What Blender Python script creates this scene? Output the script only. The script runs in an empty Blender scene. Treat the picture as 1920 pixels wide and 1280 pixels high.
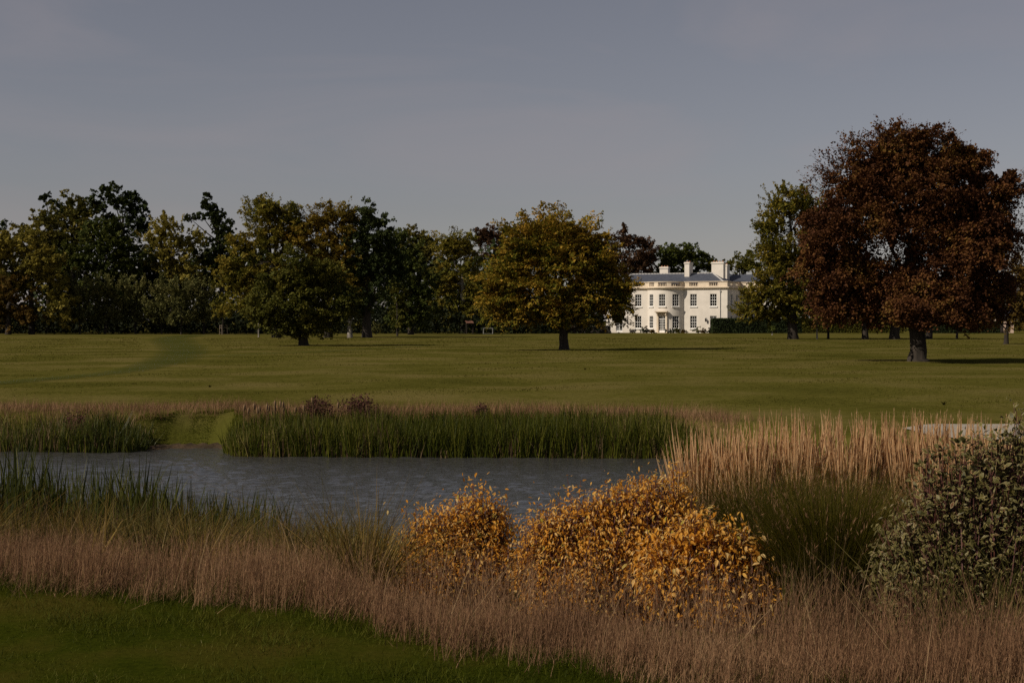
import bpy, math, random
import numpy as np

# ---------------------------------------------------------------- camera, sky, sun, exposure
SC = bpy.context.scene
COL = SC.collection
F, YH, CAMH = 2667.0, 600.0, 2.3          # focal length in photo pixels, horizon row, eye height
cam_d = bpy.data.cameras.new("camera")
cam = bpy.data.objects.new("camera", cam_d)
COL.objects.link(cam)
cam.location = (0, 0, CAMH)
cam.rotation_euler = (math.radians(90) - math.atan(40 / F), 0, 0)
cam_d.sensor_width = 36
cam_d.lens = 36 * F / 1920
cam_d.clip_start, cam_d.clip_end = 0.1, 9000
SC.camera = cam

SUN_EL, SUN_AZ = 38.0, 25.0                # azimuth: degrees from due left towards the viewer
ce, se = math.cos(math.radians(SUN_EL)), math.sin(math.radians(SUN_EL))
ca, sa = math.cos(math.radians(SUN_AZ)), math.sin(math.radians(SUN_AZ))
to_sun = (-ce * ca, -ce * sa, se)
w = bpy.data.worlds.new("World")
SC.world = w
w.use_nodes = True
nt = w.node_tree
nt.nodes.clear()
sky = nt.nodes.new("ShaderNodeTexSky")
sky.sky_type = 'NISHITA'
sky.sun_disc = False
sky.sun_elevation = math.radians(SUN_EL)
sky.sun_rotation = math.atan2(to_sun[0], to_sun[1])
sky.air_density, sky.dust_density, sky.ozone_density = 1.0, 0.35, 1.0
hsv = nt.nodes.new("ShaderNodeHueSaturation")
hsv.inputs['Saturation'].default_value = 0.5
tint = nt.nodes.new("ShaderNodeMix")
tint.data_type = 'RGBA'; tint.blend_type = 'MULTIPLY'
tint.inputs['Factor'].default_value = 1.0
tint.inputs[7].default_value = (1.0, 0.925, 0.955, 1)
tc = nt.nodes.new("ShaderNodeTexCoord")
mp = nt.nodes.new("ShaderNodeMapping")
mp.inputs['Scale'].default_value = (1.6, 1.6, 7.0)
mp.inputs['Rotation'].default_value = (0.0, 0.12, 0.0)
cn = nt.nodes.new("ShaderNodeTexNoise")
cn.inputs['Scale'].default_value = 1.7; cn.inputs['Detail'].default_value = 7; cn.inputs['Roughness'].default_value = 0.55
cn.inputs['Distortion'].default_value = 0.6
cr = nt.nodes.new("ShaderNodeMapRange")
cr.inputs['From Min'].default_value = 0.45; cr.inputs['From Max'].default_value = 0.8
cr.inputs['To Min'].default_value = 0.0; cr.inputs['To Max'].default_value = 0.5
cloud = nt.nodes.new("ShaderNodeMix")
cloud.data_type = 'RGBA'
cloud.inputs[7].default_value = (6.6, 5.7, 5.9, 1)
bg = nt.nodes.new("ShaderNodeBackground")
bg.inputs['Strength'].default_value = 0.048
wo = nt.nodes.new("ShaderNodeOutputWorld")
L = nt.links.new
L(sky.outputs[0], hsv.inputs['Color']); L(hsv.outputs[0], tint.inputs[6])
L(tc.outputs['Generated'], mp.inputs[0]); L(mp.outputs[0], cn.inputs['Vector'])
L(cn.outputs[0], cr.inputs['Value']); L(cr.outputs[0], cloud.inputs['Factor'])
L(tint.outputs[2], cloud.inputs[6]); L(cloud.outputs[2], bg.inputs[0]); L(bg.outputs[0], wo.inputs[0])

sun_d = bpy.data.lights.new("sun", 'SUN')
sun_d.energy = 4.2
sun_d.angle = math.radians(0.5)
sun_d.color = (1.0, 0.89, 0.74)
sun = bpy.data.objects.new("sun", sun_d)
COL.objects.link(sun)
from mathutils import Vector
sun.rotation_euler = Vector(to_sun).to_track_quat('Z', 'Y').to_euler()
SC.view_settings.view_transform = 'Standard'
SC.view_settings.look = 'None'
SC.view_settings.exposure = 0.0
SC.view_settings.gamma = 1.0
SC.view_settings.use_curve_mapping = False
SC.render.engine = 'CYCLES'
SC.cycles.max_bounces = 8
SC.cycles.diffuse_bounces = 5
SC.cycles.glossy_bounces = 3
SC.cycles.transmission_bounces = 3
SC.cycles.transparent_max_bounces = 8
SC.cycles.use_denoising = False

# ---------------------------------------------------------------- helpers
RNG = np.random.default_rng(11)
def px2x(px, d): return (px - 960.0) / F * d
def py2z(py, d): return CAMH - (py - YH) / F * d
def dist(py): return CAMH * F / (py - YH)

def tag(o, label=None, cat=None, group=None, kind=None):
    if label: o['label'] = label
    if cat: o['category'] = cat
    if group: o['group'] = group
    if kind: o['kind'] = kind
    return o

def empty(name, loc, rz=0.0, label=None, cat=None, group=None):
    o = bpy.data.objects.new(name, None)
    o.location = loc
    o.rotation_euler = (0, 0, rz)
    o.empty_display_size = 0.2
    COL.objects.link(o)
    return tag(o, label, cat, group)

class MB:
    """collects vertices and faces, links them as one mesh object"""
    def __init__(s):
        s.v, s.loops, s.tot, s.mi, s.n = [], [], [], [], 0
    def add(s, V, Fc, mi=0):
        V = np.asarray(V, dtype=np.float32).reshape(-1, 3)
        Fc = np.asarray(Fc, dtype=np.int32)
        s.v.append(V)
        s.loops.append((Fc + s.n).ravel())
        s.tot.append(np.full(len(Fc), Fc.shape[1], dtype=np.int32))
        s.mi.append(np.full(len(Fc), mi, dtype=np.int32))
        s.n += len(V)
    def box(s, x0, x1, y0, y1, z0, z1, mi=0):
        V = [(x, y, z) for z in (z0, z1) for x, y in ((x0, y0), (x1, y0), (x1, y1), (x0, y1))]
        s.add(V, [(3, 2, 1, 0), (4, 5, 6, 7), (0, 1, 5, 4), (1, 2, 6, 5), (2, 3, 7, 6), (3, 0, 4, 7)], mi)
    def tube(s, pts, rad, n=8, mi=0):
        pts = np.asarray(pts, float); rad = np.asarray(rad, float)
        m = len(pts)
        V = np.zeros((m, n, 3))
        for i in range(m):
            t = pts[min(i + 1, m - 1)] - pts[max(i - 1, 0)]
            t = t / (np.linalg.norm(t) + 1e-9)
            a = np.cross(t, (0.0, 1.0, 0.0) if abs(t[1]) < .8 else (1.0, 0, 0)); a /= np.linalg.norm(a)
            b = np.cross(t, a)
            for k in range(n):
                q = 2 * math.pi * k / n
                V[i, k] = pts[i] + rad[i] * (a * math.cos(q) + b * math.sin(q))
        fc = []
        for i in range(m - 1):
            for k in range(n):
                k2 = (k + 1) % n
                fc.append((i * n + k, i * n + k2, (i + 1) * n + k2, (i + 1) * n + k))
        s.add(V.reshape(-1, 3), fc, mi)
    def mesh(s, name, mats, smooth=False):
        me = bpy.data.meshes.new(name)
        V = np.concatenate(s.v); lp = np.concatenate(s.loops); tot = np.concatenate(s.tot); mi = np.concatenate(s.mi)
        me.vertices.add(len(V)); me.vertices.foreach_set("co", V.ravel())
        me.loops.add(len(lp)); me.loops.foreach_set("vertex_index", lp)
        st = np.concatenate(([0], np.cumsum(tot)[:-1])).astype(np.int32)
        me.polygons.add(len(tot)); me.polygons.foreach_set("loop_start", st)
        me.polygons.foreach_set("material_index", mi)
        me.polygons.foreach_set("use_smooth", np.full(len(tot), bool(smooth)))
        for m in (mats if isinstance(mats, (list, tuple)) else [mats]): me.materials.append(m)
        me.update(calc_edges=True)
        return me
    def build(s, name, mats, parent=None, smooth=False):
        o = bpy.data.objects.new(name, s.mesh(name, mats, smooth))
        COL.objects.link(o)
        if parent: o.parent = parent
        return o

def vnoise(x, y, seed=0):
    """cheap smooth value made of sines, about -1..1"""
    r = np.random.default_rng(seed); o = 0
    for k in range(5):
        a, b, c, f = r.uniform(-1, 1), r.uniform(-1, 1), r.uniform(0, 6.3), 1.35 ** k
        o = o + np.sin((a * x + b * y) * f * 1.6 + c) / 5
    return o * 1.6

# ---------------------------------------------------------------- materials
def new_mat(name):
    m = bpy.data.materials.new(name); m.use_nodes = True
    t = m.node_tree; t.nodes.clear()
    out = t.nodes.new("ShaderNodeOutputMaterial")
    return m, t, out

def ramp(t, cols):
    r = t.nodes.new("ShaderNodeValToRGB")
    e = r.color_ramp.elements
    while len(e) < len(cols): e.new(0.5)
    for q, (p, c) in zip(e, cols):
        q.position = p; q.color = (*c, 1)
    return r

def math_node(t, op, a, b=None):
    n = t.nodes.new("ShaderNodeMath"); n.operation = op
    for i, v in enumerate((a, b)):
        if v is None: continue
        if isinstance(v, (int, float)): n.inputs[i].default_value = v
        else: t.links.new(v, n.inputs[i])
    return n.outputs[0]

def leaf_mat(name, cols, scale=0.4, noise_w=0.5, trans=0.25, rough=0.7, spec=0.08):
    """every leaf or blade (mesh island) has its own tint, patches of the plant drift in hue"""
    m, t, out = new_mat(name)
    g = t.nodes.new("ShaderNodeNewGeometry")
    c = t.nodes.new("ShaderNodeTexCoord")
    n = t.nodes.new("ShaderNodeTexNoise"); n.inputs['Scale'].default_value = scale; n.inputs['Detail'].default_value = 3
    t.links.new(c.outputs['Object'], n.inputs['Vector'])
    nn = t.nodes.new("ShaderNodeMapRange"); nn.inputs['From Min'].default_value = .3; nn.inputs['From Max'].default_value = .7
    t.links.new(n.outputs[0], nn.inputs['Value'])
    f = math_node(t, 'ADD', math_node(t, 'MULTIPLY', g.outputs['Random Per Island'], 1 - noise_w), math_node(t, 'MULTIPLY', nn.outputs[0], noise_w))
    r = ramp(t, cols); t.links.new(f, r.inputs[0])
    p = t.nodes.new("ShaderNodeBsdfPrincipled")
    p.inputs['Roughness'].default_value = rough
    p.inputs['Specular IOR Level'].default_value = spec
    t.links.new(r.outputs[0], p.inputs['Base Color'])
    tr = t.nodes.new("ShaderNodeBsdfTranslucent"); t.links.new(r.outputs[0], tr.inputs[0])
    mx = t.nodes.new("ShaderNodeMixShader"); mx.inputs[0].default_value = trans
    t.links.new(p.outputs[0], mx.inputs[1]); t.links.new(tr.outputs[0], mx.inputs[2]); t.links.new(mx.outputs[0], out.inputs[0])
    return m

def plain_mat(name, c1, c2, scale=3.0, rough=0.8, spec=0.3, bump=0.0, bscale=None, stretch=(1, 1, 1), lo=.35, hi=.65):
    m, t, out = new_mat(name)
    c = t.nodes.new("ShaderNodeTexCoord")
    mpn = t.nodes.new("ShaderNodeMapping"); mpn.inputs['Scale'].default_value = stretch
    t.links.new(c.outputs['Object'], mpn.inputs[0])
    n = t.nodes.new("ShaderNodeTexNoise"); n.inputs['Scale'].default_value = scale; n.inputs['Detail'].default_value = 6
    t.links.new(mpn.outputs[0], n.inputs['Vector'])
    r = ramp(t, [(lo, c1), (hi, c2)]); t.links.new(n.outputs[0], r.inputs[0])
    p = t.nodes.new("ShaderNodeBsdfPrincipled")
    p.inputs['Roughness'].default_value = rough; p.inputs['Specular IOR Level'].default_value = spec
    t.links.new(r.outputs[0], p.inputs['Base Color'])
    if bump:
        n2 = t.nodes.new("ShaderNodeTexNoise"); n2.inputs['Scale'].default_value = bscale or scale * 4; n2.inputs['Detail'].default_value = 5
        t.links.new(mpn.outputs[0], n2.inputs['Vector'])
        b = t.nodes.new("ShaderNodeBump"); b.inputs['Strength'].default_value = bump; b.inputs['Distance'].default_value = 0.05
        t.links.new(n2.outputs[0], b.inputs['Height']); t.links.new(b.outputs[0], p.inputs['Normal'])
    t.links.new(p.outputs[0], out.inputs[0])
    return m

M = {}
M['copper'] = leaf_mat('copper_beech_leaf', [(.1, (0.0291, 0.0123, 0.00672)), (.45, (0.0784, 0.0302, 0.0123)), (.7, (0.129, 0.056, 0.0168)), (.95, (0.151, 0.0952, 0.0202))], .5, .55, .2)
M['hornbeam'] = leaf_mat('golden_hornbeam_leaf', [(.1, (0.0456, 0.0552, 0.006)), (.35, (0.12, 0.113, 0.012)), (.6, (0.264, 0.168, 0.0192)), (.95, (0.42, 0.24, 0.036))], .6, .5, .25)
M['oakgreen'] = leaf_mat('dull_green_leaf', [(.1, (0.0322, 0.0391, 0.00575)), (.5, (0.0759, 0.0759, 0.0115)), (.95, (0.155, 0.129, 0.0207))], .35, .5, .22)
M['olive'] = leaf_mat('olive_yellow_leaf', [(.1, (0.0822, 0.0698, 0.0112)), (.5, (0.182, 0.132, 0.0186)), (.95, (0.329, 0.194, 0.0279))], .25, .55, .25)
M['rust'] = leaf_mat('rusty_olive_leaf', [(.1, (0.0621, 0.0675, 0.00945)), (.45, (0.135, 0.121, 0.0162)), (.95, (0.284, 0.196, 0.0324))], .25, .55, .25)
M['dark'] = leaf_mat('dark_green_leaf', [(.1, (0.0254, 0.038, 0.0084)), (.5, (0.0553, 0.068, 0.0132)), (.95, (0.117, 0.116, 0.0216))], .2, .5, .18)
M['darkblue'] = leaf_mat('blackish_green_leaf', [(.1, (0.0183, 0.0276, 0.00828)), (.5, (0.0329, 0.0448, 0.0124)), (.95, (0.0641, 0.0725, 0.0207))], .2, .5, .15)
M['mid'] = leaf_mat('mixed_green_leaf', [(.1, (0.0438, 0.0488, 0.0112)), (.5, (0.0994, 0.0938, 0.018)), (.95, (0.22, 0.16, 0.0293))], .18, .6, .2)
M['pale'] = leaf_mat('pale_yellow_green_leaf', [(.1, (0.0994, 0.0938, 0.0187)), (.5, (0.216, 0.18, 0.0329)), (.95, (0.364, 0.281, 0.0562))], .25, .5, .25)
M['willow'] = leaf_mat('grey_green_leaf', [(.1, (0.0517, 0.0553, 0.0175)), (.5, (0.112, 0.111, 0.0331)), (.95, (0.225, 0.195, 0.0683))], .3, .5, .2)
M['purple'] = leaf_mat('hazed_purple_brown_leaf', [(.1, (0.0366, 0.0207, 0.0124)), (.5, (0.0731, 0.0397, 0.0207)), (.95, (0.137, 0.069, 0.029))], .2, .5, .18)  # purple leaves; the tone also stands in for haze over distance
M['brown'] = leaf_mat('brown_autumn_leaf', [(.1, (.048, .034, .007)), (.5, (.090, .056, .011)), (.95, (.16, .090, .020))], .3, .5, .22)
M['beechgreen'] = leaf_mat('green_beech_leaf', [(.1, (0.0409, 0.0469, 0.00662)), (.5, (0.124, 0.11, 0.0149)), (.95, (0.263, 0.179, 0.0248))], .4, .5, .25)
M['shade'] = leaf_mat('shaded_undergrowth_leaf', [(.1, (.006, .008, .003)), (.5, (.010, .014, .004)), (.95, (.02, .022, .007))], .2, .5, .1)  # near-black leaf colour carries the shade beneath the canopy
M['bark'] = plain_mat('bark', (.022, .018, .014), (.048, .038, .030), 4, .9, .2, .6, 9, (1, 1, .25))
M['barkpale'] = plain_mat('pale_bark', (.16, .14, .12), (.30, .27, .23), 4, .9, .2, .4, 9, (1, 1, .3))
M['twig'] = plain_mat('red_twig', (.05, .014, .012), (.09, .03, .02), 12, .6)
M['stake'] = plain_mat('stake_wood', (.14, .11, .08), (.24, .19, .14), 6, .9)

# ---------------------------------------------------------------- terrain
EDGE_X = np.array([-30., -8, -3.1, -1.2, -.53, .57, 2.0, 6, 30]); EDGE_Y = np.array([11., 9.6, 8.6, 7.9, 7.15, 6.4, 5.95, 5.6, 5.6])
NEAR_X = np.array([-60., -12, -3, 2, 7, 12, 60]); NEAR_Y = np.array([19., 18.2, 17.0, 16.6, 17.2, 19.5, 26.])
FAR_X = np.array([-60., -12.2, -9.0, -8.2, -7.1, -6.3, 3.4, 4.6, 6.5, 9.5, 12, 13.5, 60]); FAR_Y = np.array([33.6, 33.4, 33.2, 33.9, 34.0, 32.3, 31.8, 29.8, 26.8, 24.8, 23, 19.6, 26.1])
WATER_Z = -0.8
def edge_y(x): return np.interp(x, EDGE_X, EDGE_Y)
def near_y(x): return np.interp(x, NEAR_X, NEAR_Y)
def far_y(x): return np.interp(x, FAR_X, FAR_Y)
def sstep(t):
    t = np.clip(t, 0, 1); return t * t * (3 - 2 * t)
def ground_z(x, y):
    x = np.asarray(x, float); y = np.asarray(y, float)
    e, n, f = edge_y(x) + .4, near_y(x), far_y(x)
    near = .7 - 1.5 * np.clip((y - e) / (n - e), 0, 1.35)
    far = WATER_Z - .16 - .5 * np.clip((f - y) / 3, 0, 1) + .96 * sstep((y - f - .35) / 2.0)
    far = far + np.where(y > f + 2.2, .035 * vnoise(x * .25, y * .25, 3) * np.clip((y - f - 2.2) / 5, 0, 1) * np.clip((300 - y) / 60, 0, 1) * np.where(x > 5, np.clip((y - 33) / 6, 0, 1), 1), 0)
    mid = (n + f) / 2
    return np.where(y < mid, near, far) + np.where(y < e, .012 * vnoise(x * 2, y * 2, 5), 0)

def stretch_axis(core, step, far, grow=1.18):
    a = [0.0]; s = step
    while a[-1] < far:
        if a[-1] > core: s *= grow
        a.append(a[-1] + s)
    return np.array(a)

def sheet(name, xs, ys, mat, zfun, smooth=True):
    X, Y = np.meshgrid(xs, ys)
    Z = zfun(X, Y)
    V = np.stack([X, Y, Z], -1).reshape(-1, 3)
    nx, ny = len(xs), len(ys)
    i = np.arange(nx - 1)[None, :] + nx * np.arange(ny - 1)[:, None]
    Q = np.stack([i, i + 1, i + 1 + nx, i + nx], -1).reshape(-1, 4)
    b = MB(); b.add(V, Q)
    return b.build(name, mat, smooth=smooth)

def turf_mat(name, cols, patch, patch_scale, fine, bump, bdist=0.04, fresh=None):
    m, t, out = new_mat(name)
    c = t.nodes.new("ShaderNodeTexCoord")
    def noise(sc, det, rough=.55):
        n = t.nodes.new("ShaderNodeTexNoise"); n.inputs['Scale'].default_value = sc; n.inputs['Detail'].default_value = det; n.inputs['Roughness'].default_value = rough
        t.links.new(c.outputs['Object'], n.inputs['Vector']); return n.outputs[0]
    n1 = noise(fine, 6, .7)
    n2 = noise(patch_scale, 5)
    n3 = noise(patch_scale * .13, 3)
    f = math_node(t, 'ADD', math_node(t, 'MULTIPLY', n1, .45), math_node(t, 'ADD', math_node(t, 'MULTIPLY', n2, .35), math_node(t, 'MULTIPLY', n3, .2)))
    r = ramp(t, cols); t.links.new(f, r.inputs[0])
    r2 = ramp(t, [(.46, (0, 0, 0)), (.66, (1, 1, 1))]); t.links.new(n2, r2.inputs[0])
    mx = t.nodes.new("ShaderNodeMix"); mx.data_type = 'RGBA'
    t.links.new(math_node(t, 'MULTIPLY', r2.outputs[0], .6), mx.inputs['Factor'])
    t.links.new(r.outputs[0], mx.inputs[6]); mx.inputs[7].default_value = (*patch, 1)
    p = t.nodes.new("ShaderNodeBsdfPrincipled"); p.inputs['Roughness'].default_value = .9; p.inputs['Specular IOR Level'].default_value = .0
    if fresh:
        at = t.nodes.new("ShaderNodeAttribute"); at.attribute_name = 'fresh'
        m2 = t.nodes.new("ShaderNodeMix"); m2.data_type = 'RGBA'; m2.inputs[7].default_value = (*fresh, 1)
        t.links.new(at.outputs['Fac'], m2.inputs['Factor']); t.links.new(mx.outputs[2], m2.inputs[6]); mx = m2
    t.links.new(mx.outputs[2], p.inputs['Base Color'])
    b = t.nodes.new("ShaderNodeBump"); b.inputs['Strength'].default_value = bump; b.inputs['Distance'].default_value = bdist
    t.links.new(f, b.inputs['Height']); t.links.new(b.outputs[0], p.inputs['Normal'])
    t.links.new(p.outputs[0], out.inputs[0])
    return m

M['field'] = turf_mat('field_turf', [(.34, (.030, .032, .005)), (.5, (.082, .075, .015)), (.68, (.140, .118, .033))], (.125, .098, .036), .16, 3.4, 1.0, .12, fresh=(.056, .060, .008))
M['lawn'] = turf_mat('lawn_soil', [(.38, (.015, .020, .002)), (.5, (.028, .034, .003)), (.64, (.044, .045, .005))], (.05, .036, .008), 1.2, 30, .6, .02)  # lens darkening of the foreground is put into these low greens

axx = stretch_axis(16, .5, 3000, 1.16); xs = np.concatenate([-axx[:0:-1], axx])
yn = np.concatenate([np.arange(-12, 2, 1.0), np.arange(2, 24.6, .35)])
MIDY = yn[-1]
yf = [MIDY]; s = .35
while yf[-1] < 6000:
    if yf[-1] > 45: s *= 1.06
    yf.append(yf[-1] + s)
lawn = sheet('lawn', xs, yn, M['lawn'], ground_z); tag(lawn, kind='structure')
field = sheet('field', xs, np.array(yf), M['field'], ground_z); tag(field, kind='structure')
fv = np.zeros(len(field.data.vertices) * 3, dtype=np.float32); field.data.vertices.foreach_get('co', fv); fv = fv.reshape(-1, 3)
fm = .8 * sstep((fv[:, 0] + 9.4) / 1.0) * sstep((-5.4 - fv[:, 0]) / 1.0) * sstep((far_y(fv[:, 0]) + 2.3 + .3 * vnoise(fv[:, 0] * 3, fv[:, 1] * 0, 8) - fv[:, 1]) / .9)
at = field.data.attributes.new('fresh', 'FLOAT', 'POINT'); at.data.foreach_set('value', fm.astype(np.float32))

# water -------------------------------------------------------------
m, t, out = new_mat('pond_water')
c = t.nodes.new("ShaderNodeTexCoord")
def wnoise(scale, st, det, rot=0.0, dist=0.0):
    q = t.nodes.new("ShaderNodeMapping"); q.inputs['Scale'].default_value = st; q.inputs['Rotation'].default_value = (0, 0, rot)
    t.links.new(c.outputs['Object'], q.inputs[0])
    n = t.nodes.new("ShaderNodeTexNoise"); n.inputs['Scale'].default_value = scale; n.inputs['Detail'].default_value = det; n.inputs['Distortion'].default_value = dist
    t.links.new(q.outputs[0], n.inputs['Vector']); return n.outputs[0]
h = wnoise(7.5, (1, 1.9, 1), 4, -.25, .3)
b = t.nodes.new("ShaderNodeBump"); b.inputs['Strength'].default_value = .8; b.inputs['Distance'].default_value = .042
t.links.new(h, b.inputs['Height'])
p = t.nodes.new("ShaderNodeBsdfPrincipled")
p.inputs['Base Color'].default_value = (.042, .042, .040, 1); p.inputs['Roughness'].default_value = .06; p.inputs['IOR'].default_value = 1.33
t.links.new(b.outputs[0], p.inputs['Normal']); t.links.new(p.outputs[0], out.inputs[0])
M['water'] = m
wx = np.concatenate([np.linspace(-60, -13.5, 60)[:-1], np.arange(-13.5, 10, .075), np.linspace(10, 13.6, 20)])
NW = 165
ts = np.linspace(0, 1, NW)
WA, WE = near_y(wx) - .25, far_y(wx) + 1.25
X_ = np.repeat(wx[:, None], NW, 1); Y_ = WA[:, None] + (WE - WA)[:, None] * ts[None]
rw = np.random.default_rng(9); Z_ = np.full(X_.shape, WATER_Z)
for q in range(40):          # wind ripples: a spread of wavelengths running mostly towards the viewer
    lam = rw.uniform(.2, .5); a_ = rw.normal() * .45 - 1.35; k_ = 6.283 / lam
    kx, ky = k_ * math.cos(a_), k_ * math.sin(a_)
    patch = .65 + .35 * vnoise(X_ * .35 + q, Y_ * .35, 40 + q % 5)
    Z_ = Z_ + 0.0066 * lam * patch * np.sin(kx * X_ + ky * Y_ + rw.uniform(0, 6.283) + .8 * np.sin(X_ * .7 + q))
V = np.stack([X_, Y_, Z_], -1).reshape(-1, 3)
i = NW * np.arange(len(wx) - 1)[:, None] + np.arange(NW - 1)[None, :]
wb = MB(); wb.add(V, np.stack([i, i + NW, i + NW + 1, i + 1], -1).reshape(-1, 4))
tag(wb.build('water', M['water'], smooth=True), kind='structure')

# mown path in the field: a strip a little above the turf, softer at its edges ------------------
def path_mat(name, c1, c2):
    m, t, out = new_mat(name)
    a = t.nodes.new("ShaderNodeAttribute"); a.attribute_name = 'edge'
    c = t.nodes.new("ShaderNodeTexCoord")
    n = t.nodes.new("ShaderNodeTexNoise"); n.inputs['Scale'].default_value = 1.1; n.inputs['Detail'].default_value = 5
    t.links.new(c.outputs['Object'], n.inputs['Vector'])
    r = ramp(t, [(.35, c1), (.65, c2)]); t.links.new(n.outputs[0], r.inputs[0])
    f = t.nodes.new("ShaderNodeMapRange"); f.inputs['From Min'].default_value = .35; f.inputs['From Max'].default_value = .95
    t.links.new(math_node(t, 'ADD', a.outputs['Fac'], math_node(t, 'MULTIPLY', math_node(t, 'SUBTRACT', n.outputs[0], .5), .9)), f.inputs['Value'])
    p = t.nodes.new("ShaderNodeBsdfPrincipled"); p.inputs['Roughness'].default_value = .9; p.inputs['Specular IOR Level'].default_value = .1
    t.links.new(r.outputs[0], p.inputs['Base Color'])
    tr = t.nodes.new("ShaderNodeBsdfTransparent")
    mx = t.nodes.new("ShaderNodeMixShader"); t.links.new(math_node(t, 'MULTIPLY', f.outputs[0], .45), mx.inputs[0]); t.links.new(tr.outputs[0], mx.inputs[1]); t.links.new(p.outputs[0], mx.inputs[2])
    t.links.new(mx.outputs[0], out.inputs[0])
    return m
M['path'] = path_mat('mown_path_turf', (.042, .055, .005), (.062, .070, .008))
def strip(name, pts, mat, lift=.02):
    P = []
    for (px, py, wd) in pts:
        d = dist(py); P.append((px2x(px, d), d, wd))
    P = np.array(P); tt = np.linspace(0, len(P) - 1, len(P) * 10)
    C_ = np.stack([np.interp(tt, range(len(P)), P[:, k]) for k in range(3)], -1)
    PATHS = globals().setdefault('PATHS', [])
    for _ in range(8): C_[1:-1] = (C_[:-2] + 2 * C_[1:-1] + C_[2:]) / 4
    PATHS.append(C_.copy())
    V, E, Q = [], [], []
    fr = (-1, -.6, -.2, .2, .6, 1); ev = (0, .6, 1, 1, .6, 0)
    for i in range(len(C_)):
        a = C_[min(i + 1, len(C_) - 1)] - C_[max(i - 1, 0)]
        nrm = np.array([a[1], -a[0]]); nrm /= np.linalg.norm(nrm)
        for f_, e_ in zip(fr, ev):
            q = C_[i, :2] + nrm * f_ * C_[i, 2] * .4
            V.append((q[0], q[1], float(ground_z(q[0], q[1])) + lift)); E.append(e_)
    k = len(fr)
    for i in range(len(C_) - 1):
        for j in range(k - 1): Q.append((i * k + j, i * k + j + 1, (i + 1) * k + j + 1, (i + 1) * k + j))
    b = MB(); b.add(V, Q); o = b.build(name, mat)
    at = o.data.attributes.new('edge', 'FLOAT', 'POINT'); at.data.foreach_set('value', np.array(E, dtype=np.float32))
    return tag(o, kind='structure')
strip('mown_path', [(-260, 735, 3.2), (0, 718, 3.2), (150, 706, 3.4), (270, 690, 4), (322, 675, 5.5), (345, 660, 6.5), (338, 648, 8), (322, 638, 9), (330, 631, 10), (380, 628, 10)], M['path'])
strip('worn_track', [(345, 668, 2.0), (480, 664, 2.0), (640, 657, 2.2), (800, 648, 2.4)], M['path'], .014)

# gravel path on the far right bank
M['gravel'] = plain_mat('pale_gravel', (.24, .21, .17), (.38, .34, .28), 14, .95, .1, .4, 60)
gp = MB(); V = []; Q = []
gxs = np.linspace(8.3, 30, 60)
for x in gxs:
    a, e = max(27.4, float(far_y(x)) + 2.5) + .1 * math.sin(x * 1.3), 31.5 + .08 * math.sin(x * 1.7) - max(0, 9.2 - x) * 1.5
    for k in range(5):
        y = a + (e - a) * k / 4
        V.append((x, y, float(ground_z(x, y)) + (.022 if 0 < k < 4 else .006)))
for i in range(len(gxs) - 1):
    for k in range(4): q = i * 5 + k; Q.append((q, q + 5, q + 6, q + 1))
gp.add(V, Q); tag(gp.build('gravel_path', M['gravel'], smooth=True), kind='structure')
# muddy lip of the bank where the turf runs down to the water
M['mud'] = plain_mat('bank_mud', (.030, .020, .010), (.07, .045, .024), 3, .9, .2, .8, 9)
mb_ = MB(); V = []; Q = []
mx_ = np.linspace(-8.9, -6.2, 30)
for i, x in enumerate(mx_):
    f_ = float(far_y(x)) + .55; j = .10 * math.sin(i * 1.9) + .06 * math.sin(i * 4.3)
    prof = ((-.2, -.06), (-.02 + j * .3, .02), (.10 + j, .05 + .025 * math.sin(i * 2.7)), (.26 + j, .04), (.42 + j, -.03))
    for dy, dz in prof: V.append((x, f_ + dy, WATER_Z + dz + .35 * max(0, dy) * .5))
for i in range(len(mx_) - 1):
    for k in range(4): q = i * 5 + k; Q.append((q, q + 5, q + 6, q + 1))
mb_.add(V, Q); tag(mb_.build('mud_bank', M['mud'], smooth=True), kind='structure')


# ---------------------------------------------------------------- the house
M['render_white'] = plain_mat('cream_render', (.66, .61, .54), (.74, .685, .61), .8, .85, .2)
M['stone'] = plain_mat('parapet_stone', (.62, .52, .40), (.72, .62, .48), 1.2, .85, .2)
M['slate'] = plain_mat('roof_slate', (.045, .052, .07), (.075, .082, .105), 1.5, .55, .4, .3, 6, (1, 4, 4))
M['lead'] = plain_mat('ridge_tile', (.38, .37, .36), (.55, .53, .5), 3, .7)
M['paint'] = plain_mat('white_paint', (.74, .73, .70), (.80, .79, .76), 3, .5, .4)
M['dark_room'] = plain_mat('dark_interior', (.03, .028, .026), (.05, .046, .042), 1, .9)
M['blind'] = plain_mat('pale_blind', (.52, .47, .40), (.60, .55, .47), 2, .9)
M['terracotta'] = plain_mat('chimney_pot', (.28, .13, .07), (.38, .19, .11), 4, .85)
M['iron'] = plain_mat('black_iron', (.02, .02, .022), (.035, .035, .04), 5, .5)
m, t, out = new_mat('window_glass')
g1 = t.nodes.new("ShaderNodeBsdfGlossy"); g1.inputs['Roughness'].default_value = .03
t1 = t.nodes.new("ShaderNodeBsdfTransparent"); t1.inputs[0].default_value = (.75, .78, .80, 1)
fr = t.nodes.new("ShaderNodeFresnel"); fr.inputs[0].default_value = 1.5
mxs = t.nodes.new("ShaderNodeMixShader")
t.links.new(fr.outputs[0], mxs.inputs[0]); t.links.new(t1.outputs[0], mxs.inputs[1]); t.links.new(g1.outputs[0], mxs.inputs[2]); t.links.new(mxs.outputs[0], out.inputs[0])
M['glass'] = m

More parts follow.
